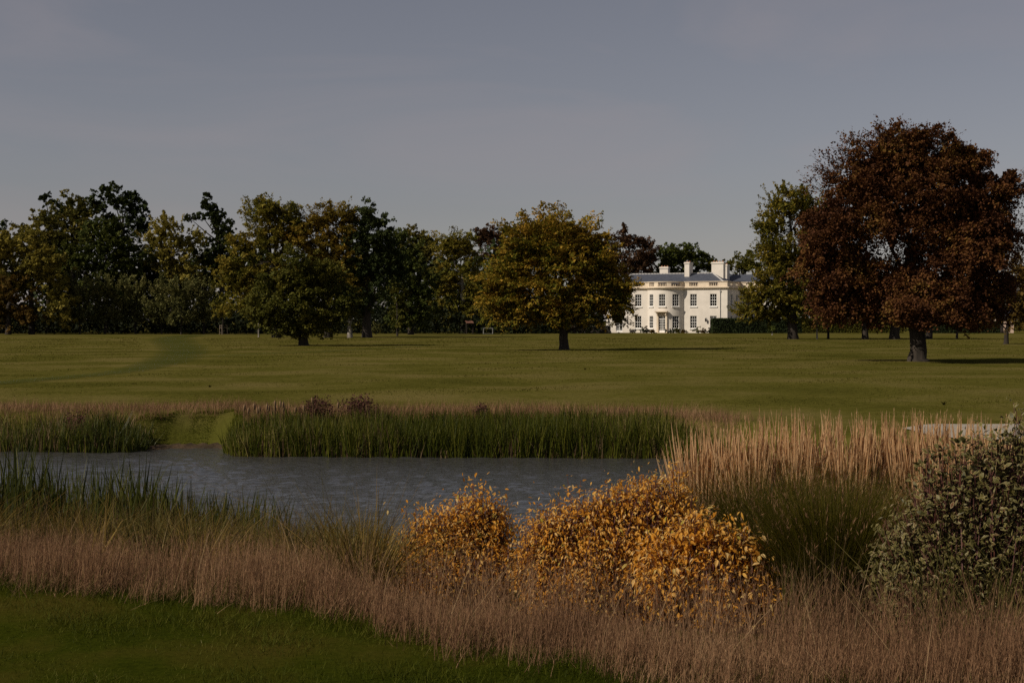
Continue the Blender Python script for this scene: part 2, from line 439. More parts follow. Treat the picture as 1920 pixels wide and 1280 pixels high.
TH = math.radians(25)
HD = 254.8
house = empty('country_house', (px2x(1248, HD), HD, 0), -TH,
              'white two storey country house with a bowed front, stone balustrade and slate roof', 'house')
HALF, DEPTH = 11.4, 8.2
CH, SAG = 3.4, 2.0
RB = (CH * CH + SAG * SAG) / (2 * SAG); AB = math.asin(CH / RB)
def flat_front(s, z, dep=0.0): return (s, dep, z)
def bow(s, z, dep=0.0):            # s = arc angle
    r = RB - dep
    return (r * math.sin(s), (RB - SAG) - r * math.cos(s), z)
def side_right(s, z, dep=0.0): return (HALF - dep, s, z)

def panel(mb, fn, s0, s1, z0, z1, holes, dep, nsub=1, mi=0, back=False):
    """a wall face with rectangular openings and their reveals"""
    ss = sorted(set([s0, s1] + [q for h_ in holes for q in h_[:2]] + list(np.linspace(s0, s1, nsub + 1))))
    zz = sorted(set([z0, z1] + [q for h_ in holes for q in h_[2:4]]))
    for a, b_ in zip(ss[:-1], ss[1:]):
        for c_, d_ in zip(zz[:-1], zz[1:]):
            if b_ - a < 1e-6: continue
            ms, mz = (a + b_) / 2, (c_ + d_) / 2
            if any(h_[0] < ms < h_[1] and h_[2] < mz < h_[3] for h_ in holes): continue
            mb.add([fn(a, c_), fn(b_, c_), fn(b_, d_), fn(a, d_)], [(0, 1, 2, 3)], mi)
            if back: mb.add([fn(a, c_, dep), fn(b_, c_, dep), fn(b_, d_, dep), fn(a, d_, dep)], [(3, 2, 1, 0)], mi)
    for h_ in holes:
        a, b_, c_, d_ = h_[:4]
        seg = [q for q in ss if a - 1e-9 <= q <= b_ + 1e-9]
        for p_, q_ in zip(seg[:-1], seg[1:]):
            mb.add([fn(p_, c_), fn(q_, c_), fn(q_, c_, dep), fn(p_, c_, dep)], [(0, 3, 2, 1)], mi)
            mb.add([fn(p_, d_), fn(q_, d_), fn(q_, d_, dep), fn(p_, d_, dep)], [(0, 1, 2, 3)], mi)
        for q in (a, b_):
            mb.add([fn(q, c_), fn(q, d_), fn(q, d_, dep), fn(q, c_, dep)], [(0, 1, 2, 3)], mi)

WZ_U = (4.72, 6.92); WZ_L = (.80, 3.05); DOORZ = (.12, 3.05)
WW = .62
wa = .62 / RB
front_r = [(5.2 - WW, 5.2 + WW, *WZ_U), (8.85 - WW, 8.85 + WW, *WZ_U), (5.2 - WW, 5.2 + WW, *WZ_L), (8.85 - WW, 8.85 + WW, *DOORZ)]
front_l = [(-5.2 - WW, -5.2 + WW, *WZ_U), (-8.85 - WW, -8.85 + WW, *WZ_U), (-5.2 - WW, -5.2 + WW, *WZ_L), (-8.85 - WW, -8.85 + WW, *DOORZ)]
BA = AB * .60
bow_h = [(a - wa, a + wa, z0, z1) for a in (-BA, 0, BA) for z0, z1 in (WZ_U, WZ_L if a else DOORZ)]
side_h = [(2.0, 3.1, *WZ_U), (5.4, 6.5, *WZ_U), (2.0, 3.1, *WZ_L), (5.4, 6.5, *WZ_L)]
wall = MB(); REV = .22; ZT = 7.75
panel(wall, flat_front, CH, HALF, -.3, ZT, front_r, REV)
panel(wall, flat_front, -HALF, -CH, -.3, ZT, front_l, REV)
panel(wall, bow, -AB, AB, -.3, ZT, bow_h, REV, 24)
panel(wall, side_right, 0, DEPTH, -.3, ZT, side_h, REV)
def left_side(s, z, dep=0.): return (-HALF + dep, s, z)
panel(wall, left_side, 0, 16, -.3, ZT, [], REV)
def wing_front(s, z, dep=0.): return (s, DEPTH + dep, z)
wing_h = [(13.2, 14.3, *WZ_U), (16.4, 17.5, *WZ_U), (13.2, 14.3, *WZ_L), (16.4, 17.5, *WZ_L)]
panel(wall, wing_front, HALF, 19.5, -.3, ZT, wing_h, REV)
def wing_side(s, z, dep=0.): return (19.5 - dep, s, z)
panel(wall, wing_side, DEPTH, 16, -.3, ZT, [], REV)
def rear(s, z, dep=0.): return (s, 16 - dep, z)
panel(wall, rear, -HALF, 19.5, -.3, ZT, [], REV)
wall.build('wall', M['render_white'], house)
rm = MB()     # dark rooms behind the windows: a partition and floors
rm.add([(-HALF + .1, 3.2, 0), (HALF - .4, 3.2, 0), (HALF - .4, 3.2, 7.7), (-HALF + .1, 3.2, 7.7)], [(0, 1, 2, 3)])
rm.add([(-HALF + .1, .26, 4.0), (HALF - .4, .26, 4.0), (HALF - .4, 15.8, 4.0), (-HALF + .1, 15.8, 4.0)], [(0, 1, 2, 3)])
rm.add([(-HALF + .1, .26, 7.7), (HALF - .4, .26, 7.7), (HALF - .4, 15.8, 7.7), (-HALF + .1, 15.8, 7.7)], [(0, 1, 2, 3)])
rm.build('room_partition', M['dark_room'], house)

def put(o, fn, s, dep, zr=0.0):
    a = np.array(fn(s - 1e-3, 0, dep)); b_ = np.array(fn(s + 1e-3, 0, dep)); m_ = (a + b_) / 2
    t_ = b_ - a
    o.location = (m_[0], m_[1], 0); o.rotation_euler = (0, 0, math.atan2(t_[1], t_[0]))

def sash(fn, s, w_, z0, z1, cols=3, rows=4, blind=False, sill=True, door=False):
    f = MB(); h = w_ / 2
    fw = .07
    f.box(-h, -h + fw, -.05, .05, z0, z1); f.box(h - fw, h, -.05, .05, z0, z1)
    f.box(-h + fw, h - fw, -.05, .05, z0, z0 + (.12 if not door else .35)); f.box(-h + fw, h - fw, -.05, .05, z1 - .08, z1)
    if not door: f.box(-h + fw, h - fw, -.055, .045, (z0 + z1) / 2 - .035, (z0 + z1) / 2 + .035)
    else:
        f.box(-.05, .05, -.056, .044, z0 + .35, z1 - .58); f.box(-h + fw, h - fw, -.06, .05, z1 - .62, z1 - .52)
    for k in range(1, cols):
        x = -h + fw + (w_ - 2 * fw) * k / cols; f.box(x - .022, x + .022, -.04, .03, z0 + .1, z1 - .08)
    for k in range(1, rows):
        z = z0 + .1 + (z1 - .08 - z0 - .1) * k / rows
        f.box(-h + fw, h - fw, -.036, .026, z - .022, z + .022)
    o = f.build('french_door' if door else 'window', M['paint'], house)
    put(o, fn, s, .13)
    g = MB(); g.add([(-h + .03, 0, z0 + .05), (h - .03, 0, z0 + .05), (h - .03, 0, z1 - .03), (-h + .03, 0, z1 - .03)], [(0, 1, 2, 3)])
    g.build('pane', M['glass'], o)
    if blind:
        q = MB(); q.box(-h + .05, h - .05, .14, .16, z0 + .1, z1 - .05); q.build('blind', M['blind'], o)
    if sill:
        q = MB(); q.box(-h - .12, h + .12, -.26, -.06, z0 - .16, z0 - .004); q.build('sill', M['paint'], o)
    return o
for u, bl in ((5.2, True), (8.85, False), (-5.2, False), (-8.85, False)):
    sash(flat_front, u, 2 * WW, *WZ_U, blind=bl)
sash(flat_front, 5.2, 2 * WW, *WZ_L, blind=True)
sash(flat_front, -5.2, 2 * WW, *WZ_L)
sash(flat_front, 8.85, 2 * WW, *DOORZ, 4, 5, sill=False, door=True)
sash(flat_front, -8.85, 2 * WW, *DOORZ, 4, 5, sill=False, door=True)
for a in (-BA, 0, BA):
    sash(bow, a, 2 * WW, *WZ_U)
    if a: sash(bow, a, 2 * WW, *WZ_L)
    else: sash(bow, a, 2 * WW, *DOORZ, 4, 6, sill=False, door=True)
for v in (2.55, 5.95):
    sash(side_right, v, 1.1, *WZ_U); sash(side_right, v, 1.1, *WZ_L)
for u in (13.75, 16.95):
    sash(wing_front, u, 1.1, *WZ_U); sash(wing_front, u, 1.1, *WZ_L)

# outline of the front in plan, for the cornice and the parapet coping
plan = [(-HALF, 16.0), (-HALF, 0.0), (-CH, 0.0)] + [bow(a, 0)[:2] for a in np.linspace(-AB, AB, 25)[1:-1]] + [(CH, 0.0), (HALF, 0.0), (HALF, DEPTH), (19.5, DEPTH), (19.5, 16)]
def sweep(mb, path, prof):
    P = np.array(path, float); n = len(P); N = []
    for i in range(n):
        ds = []
        if i > 0: ds.append(P[i] - P[i - 1])
        if i < n - 1: ds.append(P[i + 1] - P[i])
        ns = [np.array([d_[1], -d_[0]]) / np.linalg.norm(d_) for d_ in ds]
        q = sum(ns); q = q / np.linalg.norm(q); q = q / max(.35, float(q @ ns[0]))
        N.append(q)
    k = len(prof); V = []
    for i in range(n):
        for o_, z in prof: V.append((P[i, 0] + N[i][0] * o_, P[i, 1] + N[i][1] * o_, z))
    Q = [(i * k + j, (i + 1) * k + j, (i + 1) * k + (j + 1) % k, i * k + (j + 1) % k) for i in range(n - 1) for j in range(k)]
    mb.add(V, Q)
co = MB(); sweep(co, plan, [(-.05, 7.72), (.10, 7.72), (.16, 7.86), (.38, 7.98), (.42, 8.12), (.05, 8.2), (-.05, 8.2)])
co.build('cornice', M['stone'], house)
cp = MB(); sweep(cp, plan, [(.09, 9.05), (.09, 9.17), (-.39, 9.17), (-.39, 9.05)])
cp.build('coping', M['stone'], house)
par = MB(); PZ = (8.2, 9.05); OZ = (8.34, 8.96)
def shift(fn, o_): return lambda s, z, dep=0.0: fn(s, z, dep + o_)
OW = .82
ow = OW / RB
fo = [(u - OW, u + OW, *OZ) for u in (5.2, 8.85)]
fl = [(-u - OW, -u + OW, *OZ) for u in (5.2, 8.85)]
bo = [(a - ow, a + ow, *OZ) for a in (-BA, 0, BA)]
so = [(2.55 - OW, 2.55 + OW, *OZ), (5.95 - OW, 5.95 + OW, *OZ)]
panel(par, shift(flat_front, .02), CH, HALF - .02, *PZ, fo, .3, back=True)
panel(par, shift(flat_front, .02), -HALF + .02, -CH, *PZ, fl, .3, back=True)
panel(par, shift(bow, .02), -AB, AB, *PZ, bo, .3, 24, back=True)
panel(par, shift(side_right, .02), .02, DEPTH, *PZ, so, .3, back=True)
panel(par, shift(left_side, .02), .02, 16, *PZ, [], .3, back=True)
panel(par, shift(wing_front, .02), HALF, 19.5, *PZ, [], .3, back=True)
panel(par, shift(wing_side, .02), DEPTH, 16, *PZ, [], .3, back=True)
par_o = par.build('parapet', M['stone'], house)
bal = MB(); n_ = 8
prof = [(.07, OZ[0]), (.05, OZ[0] + .06), (.085, OZ[0] + .18), (.08, OZ[0] + .26), (.045, OZ[0] + .42), (.05, OZ[0] + .5), (.075, OZ[0] + .56), (.075, OZ[1])]
bal.tube([(0, 0, z) for r_, z in prof], [r_ for r_, z in prof], n_)
bal_me = bal.mesh('baluster', M['stone'], True)
for fn, cs, dw in ((flat_front, (5.2, 8.85, -5.2, -8.85), OW), (bow, (-BA, 0, BA), ow), (side_right, (2.55, 5.95), OW)):
    for c_ in cs:
        for k in range(5):
            s_ = c_ - dw + 2 * dw * (k + .5) / 5
            o = bpy.data.objects.new('baluster', bal_me); COL.objects.link(o); o.parent = par_o
            o.location = (*fn(s_, 0, .17)[:2], 0)
# roofs
rf = MB(); EZ, RZ = 8.75, 10.75
x0, x1, y0, y1 = -HALF + .4, HALF - .4, .42, 9.2
yr = (y0 + y1) / 2; hp = 3.0; hr = 3.7
rf.add([(x0, y0, EZ), (x1, y0, EZ), (x1, y1, EZ), (x0, y1, EZ), (x0 + hp, yr, RZ), (x1 - hr, yr, RZ)], [(0, 1, 5, 4), (2, 3, 4, 5)])
rf.add([(x1, y0, EZ), (x1, y1, EZ), (x1 - hr, yr, RZ)], [(0, 1, 2)]); rf.add([(x0, y1, EZ), (x0, y0, EZ), (x0 + hp, yr, RZ)], [(0, 1, 2)])
a0, a1, b0, b1 = -HALF + .4, 19.1, 8.7, 15.6; bm_ = (b0 + b1) / 2
rf.add([(a0, b0, EZ), (a1, b0, EZ), (a1, b1, EZ), (a0, b1, EZ), (a0 + 3.4, bm_, RZ - .1), (a1 - 3.4, bm_, RZ - .1)], [(0, 1, 5, 4), (2, 3, 4, 5)])
rf.add([(a1, b0, EZ), (a1, b1, EZ), (a1 - 3.4, bm_, RZ - .1)], [(0, 1, 2)]); rf.add([(a0, b1, EZ), (a0, b0, EZ), (a0 + 3.4, bm_, RZ - .1)], [(0, 1, 2)])
# low slate cap over the bow
bp = [bow(a, EZ - .02, .42) for a in np.linspace(-AB * .93, AB * .93, 17)]
rf.add(bp + [(0, 2.6, EZ + .95)], [(i, i + 1, 17) for i in range(16)])
roof = rf.build('roof', M['slate'], house)
fl_ = MB(); fl_.add([(-HALF + .3, .3, 8.22), (HALF - .3, .3, 8.22), (HALF - .3, 15.8, 8.22), (-HALF + .3, 15.8, 8.22)], [(0, 1, 2, 3)])
fl_.add([(HALF - .28, DEPTH + .3, 8.225), (19.3, DEPTH + .3, 8.225), (19.3, 15.8, 8.225), (HALF - .28, 15.8, 8.225)], [(0, 1, 2, 3)])
fl_.add([bow(a, 8.23, .3) for a in np.linspace(-AB * .95, AB * .95, 13)] , [tuple(range(13))])
fl_.build('gutter_deck', M['dark_room'], house)
rd = MB()
for a, b_ in (((x0 + hp, yr), (x1 - hr, yr)),):
    N_ = 26
    for k in range(N_):
        u0, u1 = a[0] + (b_[0] - a[0]) * k / N_, a[0] + (b_[0] - a[0]) * (k + .86) / N_
        rd.box(u0, u1, yr - .13, yr + .13, RZ - .05, RZ + .12)
rd.build('ridge_tiles', M['lead'], roof)
for p_, q_ in (((x0, y0, EZ), (x0 + hp, yr, RZ)), ((x1, y0, EZ), (x1 - hr, yr, RZ))):
    hpm = MB(); hpm.tube([p_, q_], [.12, .12], 6); hpm.build('hip_tiles', M['lead'], roof)
def chimney(u0, u1, v0, v1, zb, zt, pots):
    q = MB(); q.box(u0, u1, v0, v1, zb, zt - .3); q.box(u0 - .1, u1 + .1, v0 - .1, v1 + .1, zt - .3, zt - .12); q.box(u0 - .04, u1 + .04, v0 - .04, v1 + .04, zt - .12, zt)
    c_ = q.build('chimney', M['render_white'], roof)
    for k in range(pots):
        p_ = MB(); uu = u0 + (u1 - u0) * (k + .5) / pots
        p_.tube([(uu, (v0 + v1) / 2, zt), (uu, (v0 + v1) / 2, zt + .22), (uu, (v0 + v1) / 2, zt + .24)], [.15, .13, .02], 8)
        p_.build('chimney_pot', M['terracotta'], c_)
chimney(-3.9, -2.3, 8.0, 9.1, 8.6, 12.15, 3)
chimney(2.4, 3.3, 3.4, 5.5, 9.3, 12.75, 2)
chimney(6.9, 9.1, 5.2, 6.5, 8.9, 12.75, 4)
chimney(7.6, 8.7, 8.9, 10.6, 8.9, 12.45, 2)
hd = MB()    # hood over the garden door, on brackets, with a plain surround
hd.box(-1.05, 1.05, -.62, -.002, 3.62, 3.72); hd.box(-1.18, 1.18, -.75, -.002, 3.722, 3.90)
hd.box(-.98, -.66, -.10, -.003, 0, 3.62); hd.box(.66, .98, -.10, -.003, 0, 3.62)
hd.box(-.66, .66, -.08, -.003, 3.08, 3.62)
hd.box(-.92, -.72, -.48, -.102, 3.2, 3.62); hd.box(.72, .92, -.48, -.102, 3.2, 3.62)
ho = hd.build('door_hood', M['stone'], house); put(ho, bow, 0, 0.0)
st = MB(); st.box(-1.3, 1.3, -1.3, -.001, -.1, .12); so_ = st.build('door_step', M['stone'], house); put(so_, bow, 0, 0.0)
dp = MB(); dp.tube([(10.1, -.09, 0), (10.1, -.09, 7.7)], [.06, .06], 8); dp.box(9.98, 10.22, -.2, -.005, 7.3, 7.55)
dp.build('downpipe', M['lead'], house)
for u in (7.55, -7.55):
    q = MB(); q.tube([(u, -.32, 2.0), (u, -.32, 2.02), (u, -.32, 2.45), (u, -.32, 2.5), (u, -.32, 2.62)], [.05, .13, .18, .2, .02], 6)
    q.tube([(u, -.32, 2.6), (u, -.32, 2.75), (u, -.15, 2.78), (u, -.001, 2.5)], [.025] * 4, 6)
    q.build('wall_lantern', M['iron'], house)

# ---------------------------------------------------------------- trees
def unit(a): return a / (np.linalg.norm(a, axis=-1, keepdims=True) + 1e-9)

STY = {  # out, up, rnd: spray direction; L, W, T: spray length, width, thickness in metres; tilt: leaf wobble; shell: how far in sprays start; drop: sag; rt, flat: tuft radius and dome
    'broad':  dict(out=1., up=.30, rnd=.45, L=.75, W=.55, T=.25, tilt=.6, shell=.5, drop=.2, rt=1.05, flat=.5),
    'layer':  dict(out=1., up=.15, rnd=.25, L=1.0, W=.7, T=.10, tilt=.4, shell=.55, drop=.2, rt=1.45, flat=.14),
    'spiky':  dict(out=1., up=.60, rnd=.25, L=1.3, W=.38, T=.18, tilt=.5, shell=.5, drop=.1, rt=.8, flat=.6),
    'droop':  dict(out=1., up=.15, rnd=.40, L=.8, W=.5, T=.25, tilt=.7, shell=.5, drop=.5, rt=1.0, flat=.5),
    'dense':  dict(out=1., up=.3, rnd=.6, L=.5, W=.5, T=.4, tilt=1., shell=.35, drop=.1, rt=.9, flat=.7),
    'feather': dict(out=.8, up=1.0, rnd=.25, L=2.6, W=.22, T=.2, tilt=.8, shell=.8, drop=.0, rt=0, flat=0),
    'willow': dict(out=.6, up=1.1, rnd=.35, L=1.4, W=.28, T=.28, tilt=.8, shell=.45, drop=.0, rt=.7, flat=.9),
}
def spray_leaves(rng, lobes, n_leaf, leaf, st, sc=1.0, per=26, tuft=.68, twigs=None, tri=False):
    """lobes: (centre, radii). sprays of leaves gather in domed tufts on the lobes; returns leaf quads as vertices (n*4, 3)"""
    lob = np.array([np.concatenate(l) for l in lobes])
    area = (lob[:, 3] * lob[:, 5]) ** 0.85
    ns = max(8, int(n_leaf / per))
    cen = (lob[:, :3] * area[:, None]).sum(0) / area.sum()
    def shell_points(m_, lo, pw):
        pick = rng.choice(len(lob), m_, p=area / area.sum())
        u = unit(rng.normal(size=(m_, 3)))
        r = 1 - lo * rng.random(m_) ** pw
        wob = 1 + .14 * np.sin(u[:, 0] * 5.1 + pick) * np.sin(u[:, 2] * 4.3 + 2 * pick) + .09 * np.sin(u[:, 1] * 9 + u[:, 0] * 7)
        P = lob[pick, :3] + u * lob[pick, 3:6] * (r * wob * .89)[:, None]
        return P, unit(u * .6 + unit(P - cen) * .6)
    P, outw = shell_points(ns, st['shell'], 1.6)
    D = outw * st['out'] + np.array([0, 0, st['up']])
    if st['rt'] and tuft:
        rt = st['rt'] * sc
        rt = min(rt, .8 * float(np.median(lob[:, 3])))
        nt_ = max(6, int((4 * math.pi * (lob[:, 3] * lob[:, 5])).sum() * .55 / (math.pi * rt * rt)))
        T, to = shell_points(nt_, .32, 1.2)
        k = rng.random(ns) < tuft; m_ = int(k.sum())
        q = rng.integers(0, nt_, m_)
        size = (rt * rng.uniform(.6, 1.25, nt_))[q]
        e1 = unit(np.cross(to, (0, 0, 1.0)) + 1e-4)[q]; e2 = unit(to + (0, 0, .15))[q]
        rr_, aa_ = np.sqrt(rng.random(m_)), rng.uniform(0, 6.283, m_)
        a, b = (rr_ * np.cos(aa_))[:, None], (rr_ * np.sin(aa_))[:, None]
        P[k] = T[q] + (e1 * a + e2 * b * .85) * size[:, None] + np.stack([0 * rr_, 0 * rr_, st['flat'] * size * (1 - rr_ ** 2) * rng.uniform(.5, 1, m_)], -1)
        D[k] = (e1 * a + e2 * b) * .75 + to[q] * .45 * st['out'] + np.array([0, 0, st['up'] + .1])
    D = unit(D + rng.normal(size=(ns, 3)) * st['rnd'])
    Lh = st['L'] * sc * rng.uniform(.6, 1.35, ns)
    A = np.cross(D, np.array([0, 0, 1.0])); A = unit(A + rng.normal(size=A.shape) * .12)
    B = unit(np.cross(A, D))
    if twigs is not None:
        for i in range(ns): twigs.append((P[i] - D[i] * Lh[i] * .6, P[i] + D[i] * Lh[i] * .95))
    k = per
    t = rng.random((ns, k)) ** .8
    wv = rng.uniform(-1, 1, (ns, k)) * (1.05 - .8 * t) * st['W'] * sc
    tv = rng.normal(size=(ns, k)) * st['T'] * .5 * sc
    Q = P[:, None] + D[:, None] * (t * Lh[:, None])[..., None] + A[:, None] * wv[..., None] + B[:, None] * tv[..., None]
    Q[..., 2] -= st['drop'] * sc * t ** 2 * 1.0
    Q = Q.reshape(-1, 3); n = len(Q)
    Dd = np.repeat(D, k, 0); Bb = np.repeat(B, k, 0)
    ld = unit(Dd + rng.normal(size=(n, 3)) * .7)
    nr = unit(Bb + rng.normal(size=(n, 3)) * st['tilt'] + np.array(to_sun) * .75)   # leaves turn to the light
    sd = unit(np.cross(nr, ld))
    ln = leaf * rng.uniform(.6, 1.3, n)[:, None]
    a = Q - ld * ln * .5; c = Q + ld * ln * .5
    b = Q + sd * ln * .40 - ld * ln * .06; d = Q - sd * ln * .40 - ld * ln * .06
    if tri: return np.stack([a, c + sd * ln * .36, c - sd * ln * .36], 1).reshape(-1, 3)
    return np.stack([a, b, c, d], 1).reshape(-1, 3)

N_LEAF = 0
def tree(name, label, base, lobes, mat, style='broad', leaf=.28, layers=2.6, trunk=.35, d=None, group=None, cat='tree',
         bark='bark', limbs=True, hero=False, seed=None, sc=1.0, top=.55, fork=None, extra=None, depth=.85, clear=None):
    """base (px, py) and lobes (px, py, rx, ry[, depth offset m]) are read off the photograph and placed at the tree's own distance"""
    global N_LEAF
    px, py = base
    if d is None: d = dist(py)
    rng = np.random.default_rng(seed if seed is not None else int(px * 7 + py * 13 + 5))
    k = d / F
    bx, bz = px2x(px, d), float(ground_z(px2x(px, d), d))
    root = empty(name, (bx, d, bz), 0, label, cat, group)
    Lw = []
    for l in lobes:
        dy = l[4] if len(l) > 4 else rng.uniform(-.25, .25) * l[2] * k
        c = np.array([px2x(l[0], d) - bx, dy, py2z(l[1], d) - bz])
        Lw.append((c, np.array([l[2] * k, l[2] * k * depth, l[3] * k])))
    apx = sum(math.pi * l[2] * l[3] for l in lobes) * .284
    lpx = (leaf / k * .533) ** 2 * .33
    n = int(apx / max(lpx, .5) * layers)
    V = spray_leaves(rng, Lw, int(n * 1.5), leaf, STY[style], sc, tri=not hero)
    # coarser foliage deep inside the crown
    inn = [(c_, R_ * .60) for c_, R_ in Lw]
    V = np.concatenate([V, spray_leaves(rng, inn, int(n * .36), leaf * 2.0, dict(STY['dense'], shell=1.0), sc, tri=not hero)])
    tw = []
    if extra:
        for (el, est, en, elf) in extra:
            e2 = []
            for l in el:
                c = np.array([px2x(l[0], d) - bx, 0, py2z(l[1], d) - bz]); e2.append((c, np.array([l[2] * k, l[2] * k, l[3] * k])))
            V = np.concatenate([V, spray_leaves(rng, e2, en, elf, STY[est], sc, tuft=0, twigs=tw, per=18, tri=not hero)])
    # keep foliage off the ground
    nvl = 4 if hero else 3
    V = V.reshape(-1, nvl, 3)
    lowest = .12 if clear is None else py2z(clear, d) - bz + .45 * vnoise(V[:, 0, 0] * 1.3, V[:, 0, 1] * 1.3, 2) - .05 * np.abs(V[:, 0, 0])
    V = V[V[:, :, 2].min(1) > lowest].reshape(-1, 3)
    N_LEAF += len(V) // nvl
    b = MB(); b.add(V, np.arange(len(V)).reshape(-1, nvl))
    b.build('crown', M[mat], root)
    # trunk and limbs
    zs = [l[0][2] for l in Lw]; zmin = min(l[0][2] - l[1][2] for l in Lw); zmax = max(l[0][2] + l[1][2] for l in Lw)
    ft = zmin + (zmax - zmin) * (.22 if hero else .4) if fork is None else fork
    ft = max(ft, .5)
    cx = np.mean([l[0][0] for l in Lw])
    tb = MB()
    hs = np.array([-.25, 0, .12, .35, .7, 1.0]) * ft
    hs[0] = -.3
    rr = trunk * np.array([1.45, 1.35, 1.12, 1.0, .95, .92])
    pts = np.stack([rng.normal(size=6) * trunk * .06 + np.linspace(0, cx * .15, 6), rng.normal(size=6) * trunk * .06, hs], -1)
    tb.tube(pts, rr, 12 if hero else 8)
    fpt = pts[-1]
    tops = np.array([cx * .4, 0, zmin + (zmax - zmin) * top])
    lead = [fpt - (0, 0, .1), fpt * .5 + tops * .5 + rng.normal(size=3) * trunk * .6, tops, np.array([cx * .5, 0, zmin + (zmax - zmin) * .9])]
    tb.tube(lead, [trunk * .9, trunk * .5, trunk * .25, .03], 8)
    if limbs and not hero:
        for c, R in Lw:
            s0 = fpt + (tops - fpt) * rng.uniform(0, .6)
            tb.tube([s0, s0 * .5 + c * .5 + (0, 0, -.1 * R[2]), c + (0, 0, .3 * R[2])], [trunk * .4, trunk * .26, .03], 5)
    if tw:
        tm_ = MB()
        for a_, b_ in tw: tm_.tube([a_, a_ * .4 + b_ * .6 + rng.normal(size=3) * .04, b_], [.014 * sc, .009 * sc, .003], 3)
        tm_.build('twigs', M[bark], root)['kind'] = 'stuff'
    tb.build('trunk', M[bark], root, smooth=True)
    if hero:
        for c, R in Lw:
            lm = MB(); s0 = fpt + (tops - fpt) * rng.uniform(0, .35)
            mid = s0 * .55 + c * .45 + np.array([0, 0, -.12 * R[2]])
            lm.tube([s0, mid, c, c + unit(c - s0) * R * .5], [trunk * .36, trunk * .2, trunk * .1, .02], 7)
            for q in range(4):
                e = c + unit(rng.normal(size=3)) * R * .75
                lm.tube([mid * .5 + c * .5, (mid * .3 + c * .3 + e * .4), e], [trunk * .14, trunk * .09, .012], 5)
            lm.build('limb', M[bark], root, smooth=True)
    return root

# three trees that stand alone in the field -------------------------------------------------
tree('copper_beech', 'big copper beech with dark red leaves, its forked trunk alone in the grass', (1722, 678),
     [(1690, 300, 95, 62), (1770, 320, 85, 62), (1620, 350, 80, 65), (1835, 385, 66, 62), (1880, 362, 30, 26), (1570, 430, 70, 62), (1700, 410, 110, 85),
      (1800, 470, 100, 90), (1545, 495, 50, 45), (1620, 520, 85, 60), (1865, 470, 42, 55), (1720, 540, 90, 60), (1820, 560, 75, 55), (1560, 560, 45, 36), (1690, 590, 50, 34, -3.0),
      (1770, 580, 60, 36, -2.0), (1630, 585, 40, 26)],
     'copper', 'droop', leaf=.14, layers=4.0, clear=613, trunk=.47, hero=True, sc=.8, seed=5, fork=1.6, depth=.8,
     extra=[([(1672, 262, 34, 16), (1605, 278, 22, 14), (1562, 318, 22, 14), (1745, 275, 44, 12), (1820, 315, 26, 14), (1890, 350, 14, 14), (1538, 355, 16, 12), (1890, 430, 12, 10)], 'spiky', 4500, .125)])
tree('golden_hornbeam', 'round golden green tree in layered tiers standing alone before the house', (1058, 656),
     [(1032, 448, 48, 34), (1075, 454, 54, 36), (985, 465, 50, 40), (1105, 465, 48, 42), (965, 500, 50, 40), (1125, 500, 46, 44), (945, 545, 50, 36), (1145, 545, 40, 36), (1050, 490, 80, 40), (965, 520, 46, 28), (1130, 520, 42, 34), (1050, 545, 95, 36),
      (945, 570, 40, 24), (1160, 560, 28, 26), (1010, 578, 75, 24), (1100, 575, 60, 22), (960, 595, 46, 15), (1162, 588, 22, 14), (1050, 594, 70, 14)],
     'hornbeam', 'layer', leaf=.165, layers=3.6, clear=615, trunk=.36, hero=True, sc=.85, seed=8, fork=1.3,
     extra=[([(1022, 436, 22, 8), (1045, 438, 26, 8), (1175, 545, 12, 10), (915, 580, 12, 10), (1150, 605, 26, 8)], 'spiky', 600, .15)])
tree('round_green_tree', 'low broad dull green tree on a short dark trunk at the left of the field', (569, 648),
     [(565, 505, 45, 30), (520, 535, 45, 34), (610, 530, 46, 38), (490, 575, 34, 28), (560, 570, 75, 40), (640, 570, 38, 36), (510, 605, 44, 20), (600, 605, 60, 22), (550, 615, 30, 13)],
     'oakgreen', 'broad', leaf=.19, layers=2.8, clear=634, trunk=.42, hero=True, sc=.85, seed=3, fork=1.4)
tree('green_beech', 'tall upright green beech beside the copper beech with upswept pointed sprays', (1487, 636),
     [(1480, 390, 44, 36), (1450, 420, 36, 34), (1530, 410, 40, 44), (1455, 480, 44, 46), (1510, 490, 55, 60), (1445, 540, 40, 36), (1500, 560, 60, 40), (1420, 565, 36, 24), (1410, 588, 32, 16), (1455, 592, 36, 16), (1545, 580, 40, 26)],
     'beechgreen', 'spiky', leaf=.24, layers=2.6, clear=615, trunk=.55, hero=True, sc=.95, seed=12,
     extra=[([(1440, 375, 14, 12), (1470, 362, 16, 10), (1500, 358, 14, 10), (1425, 440, 12, 14)], 'spiky', 500, .2)])

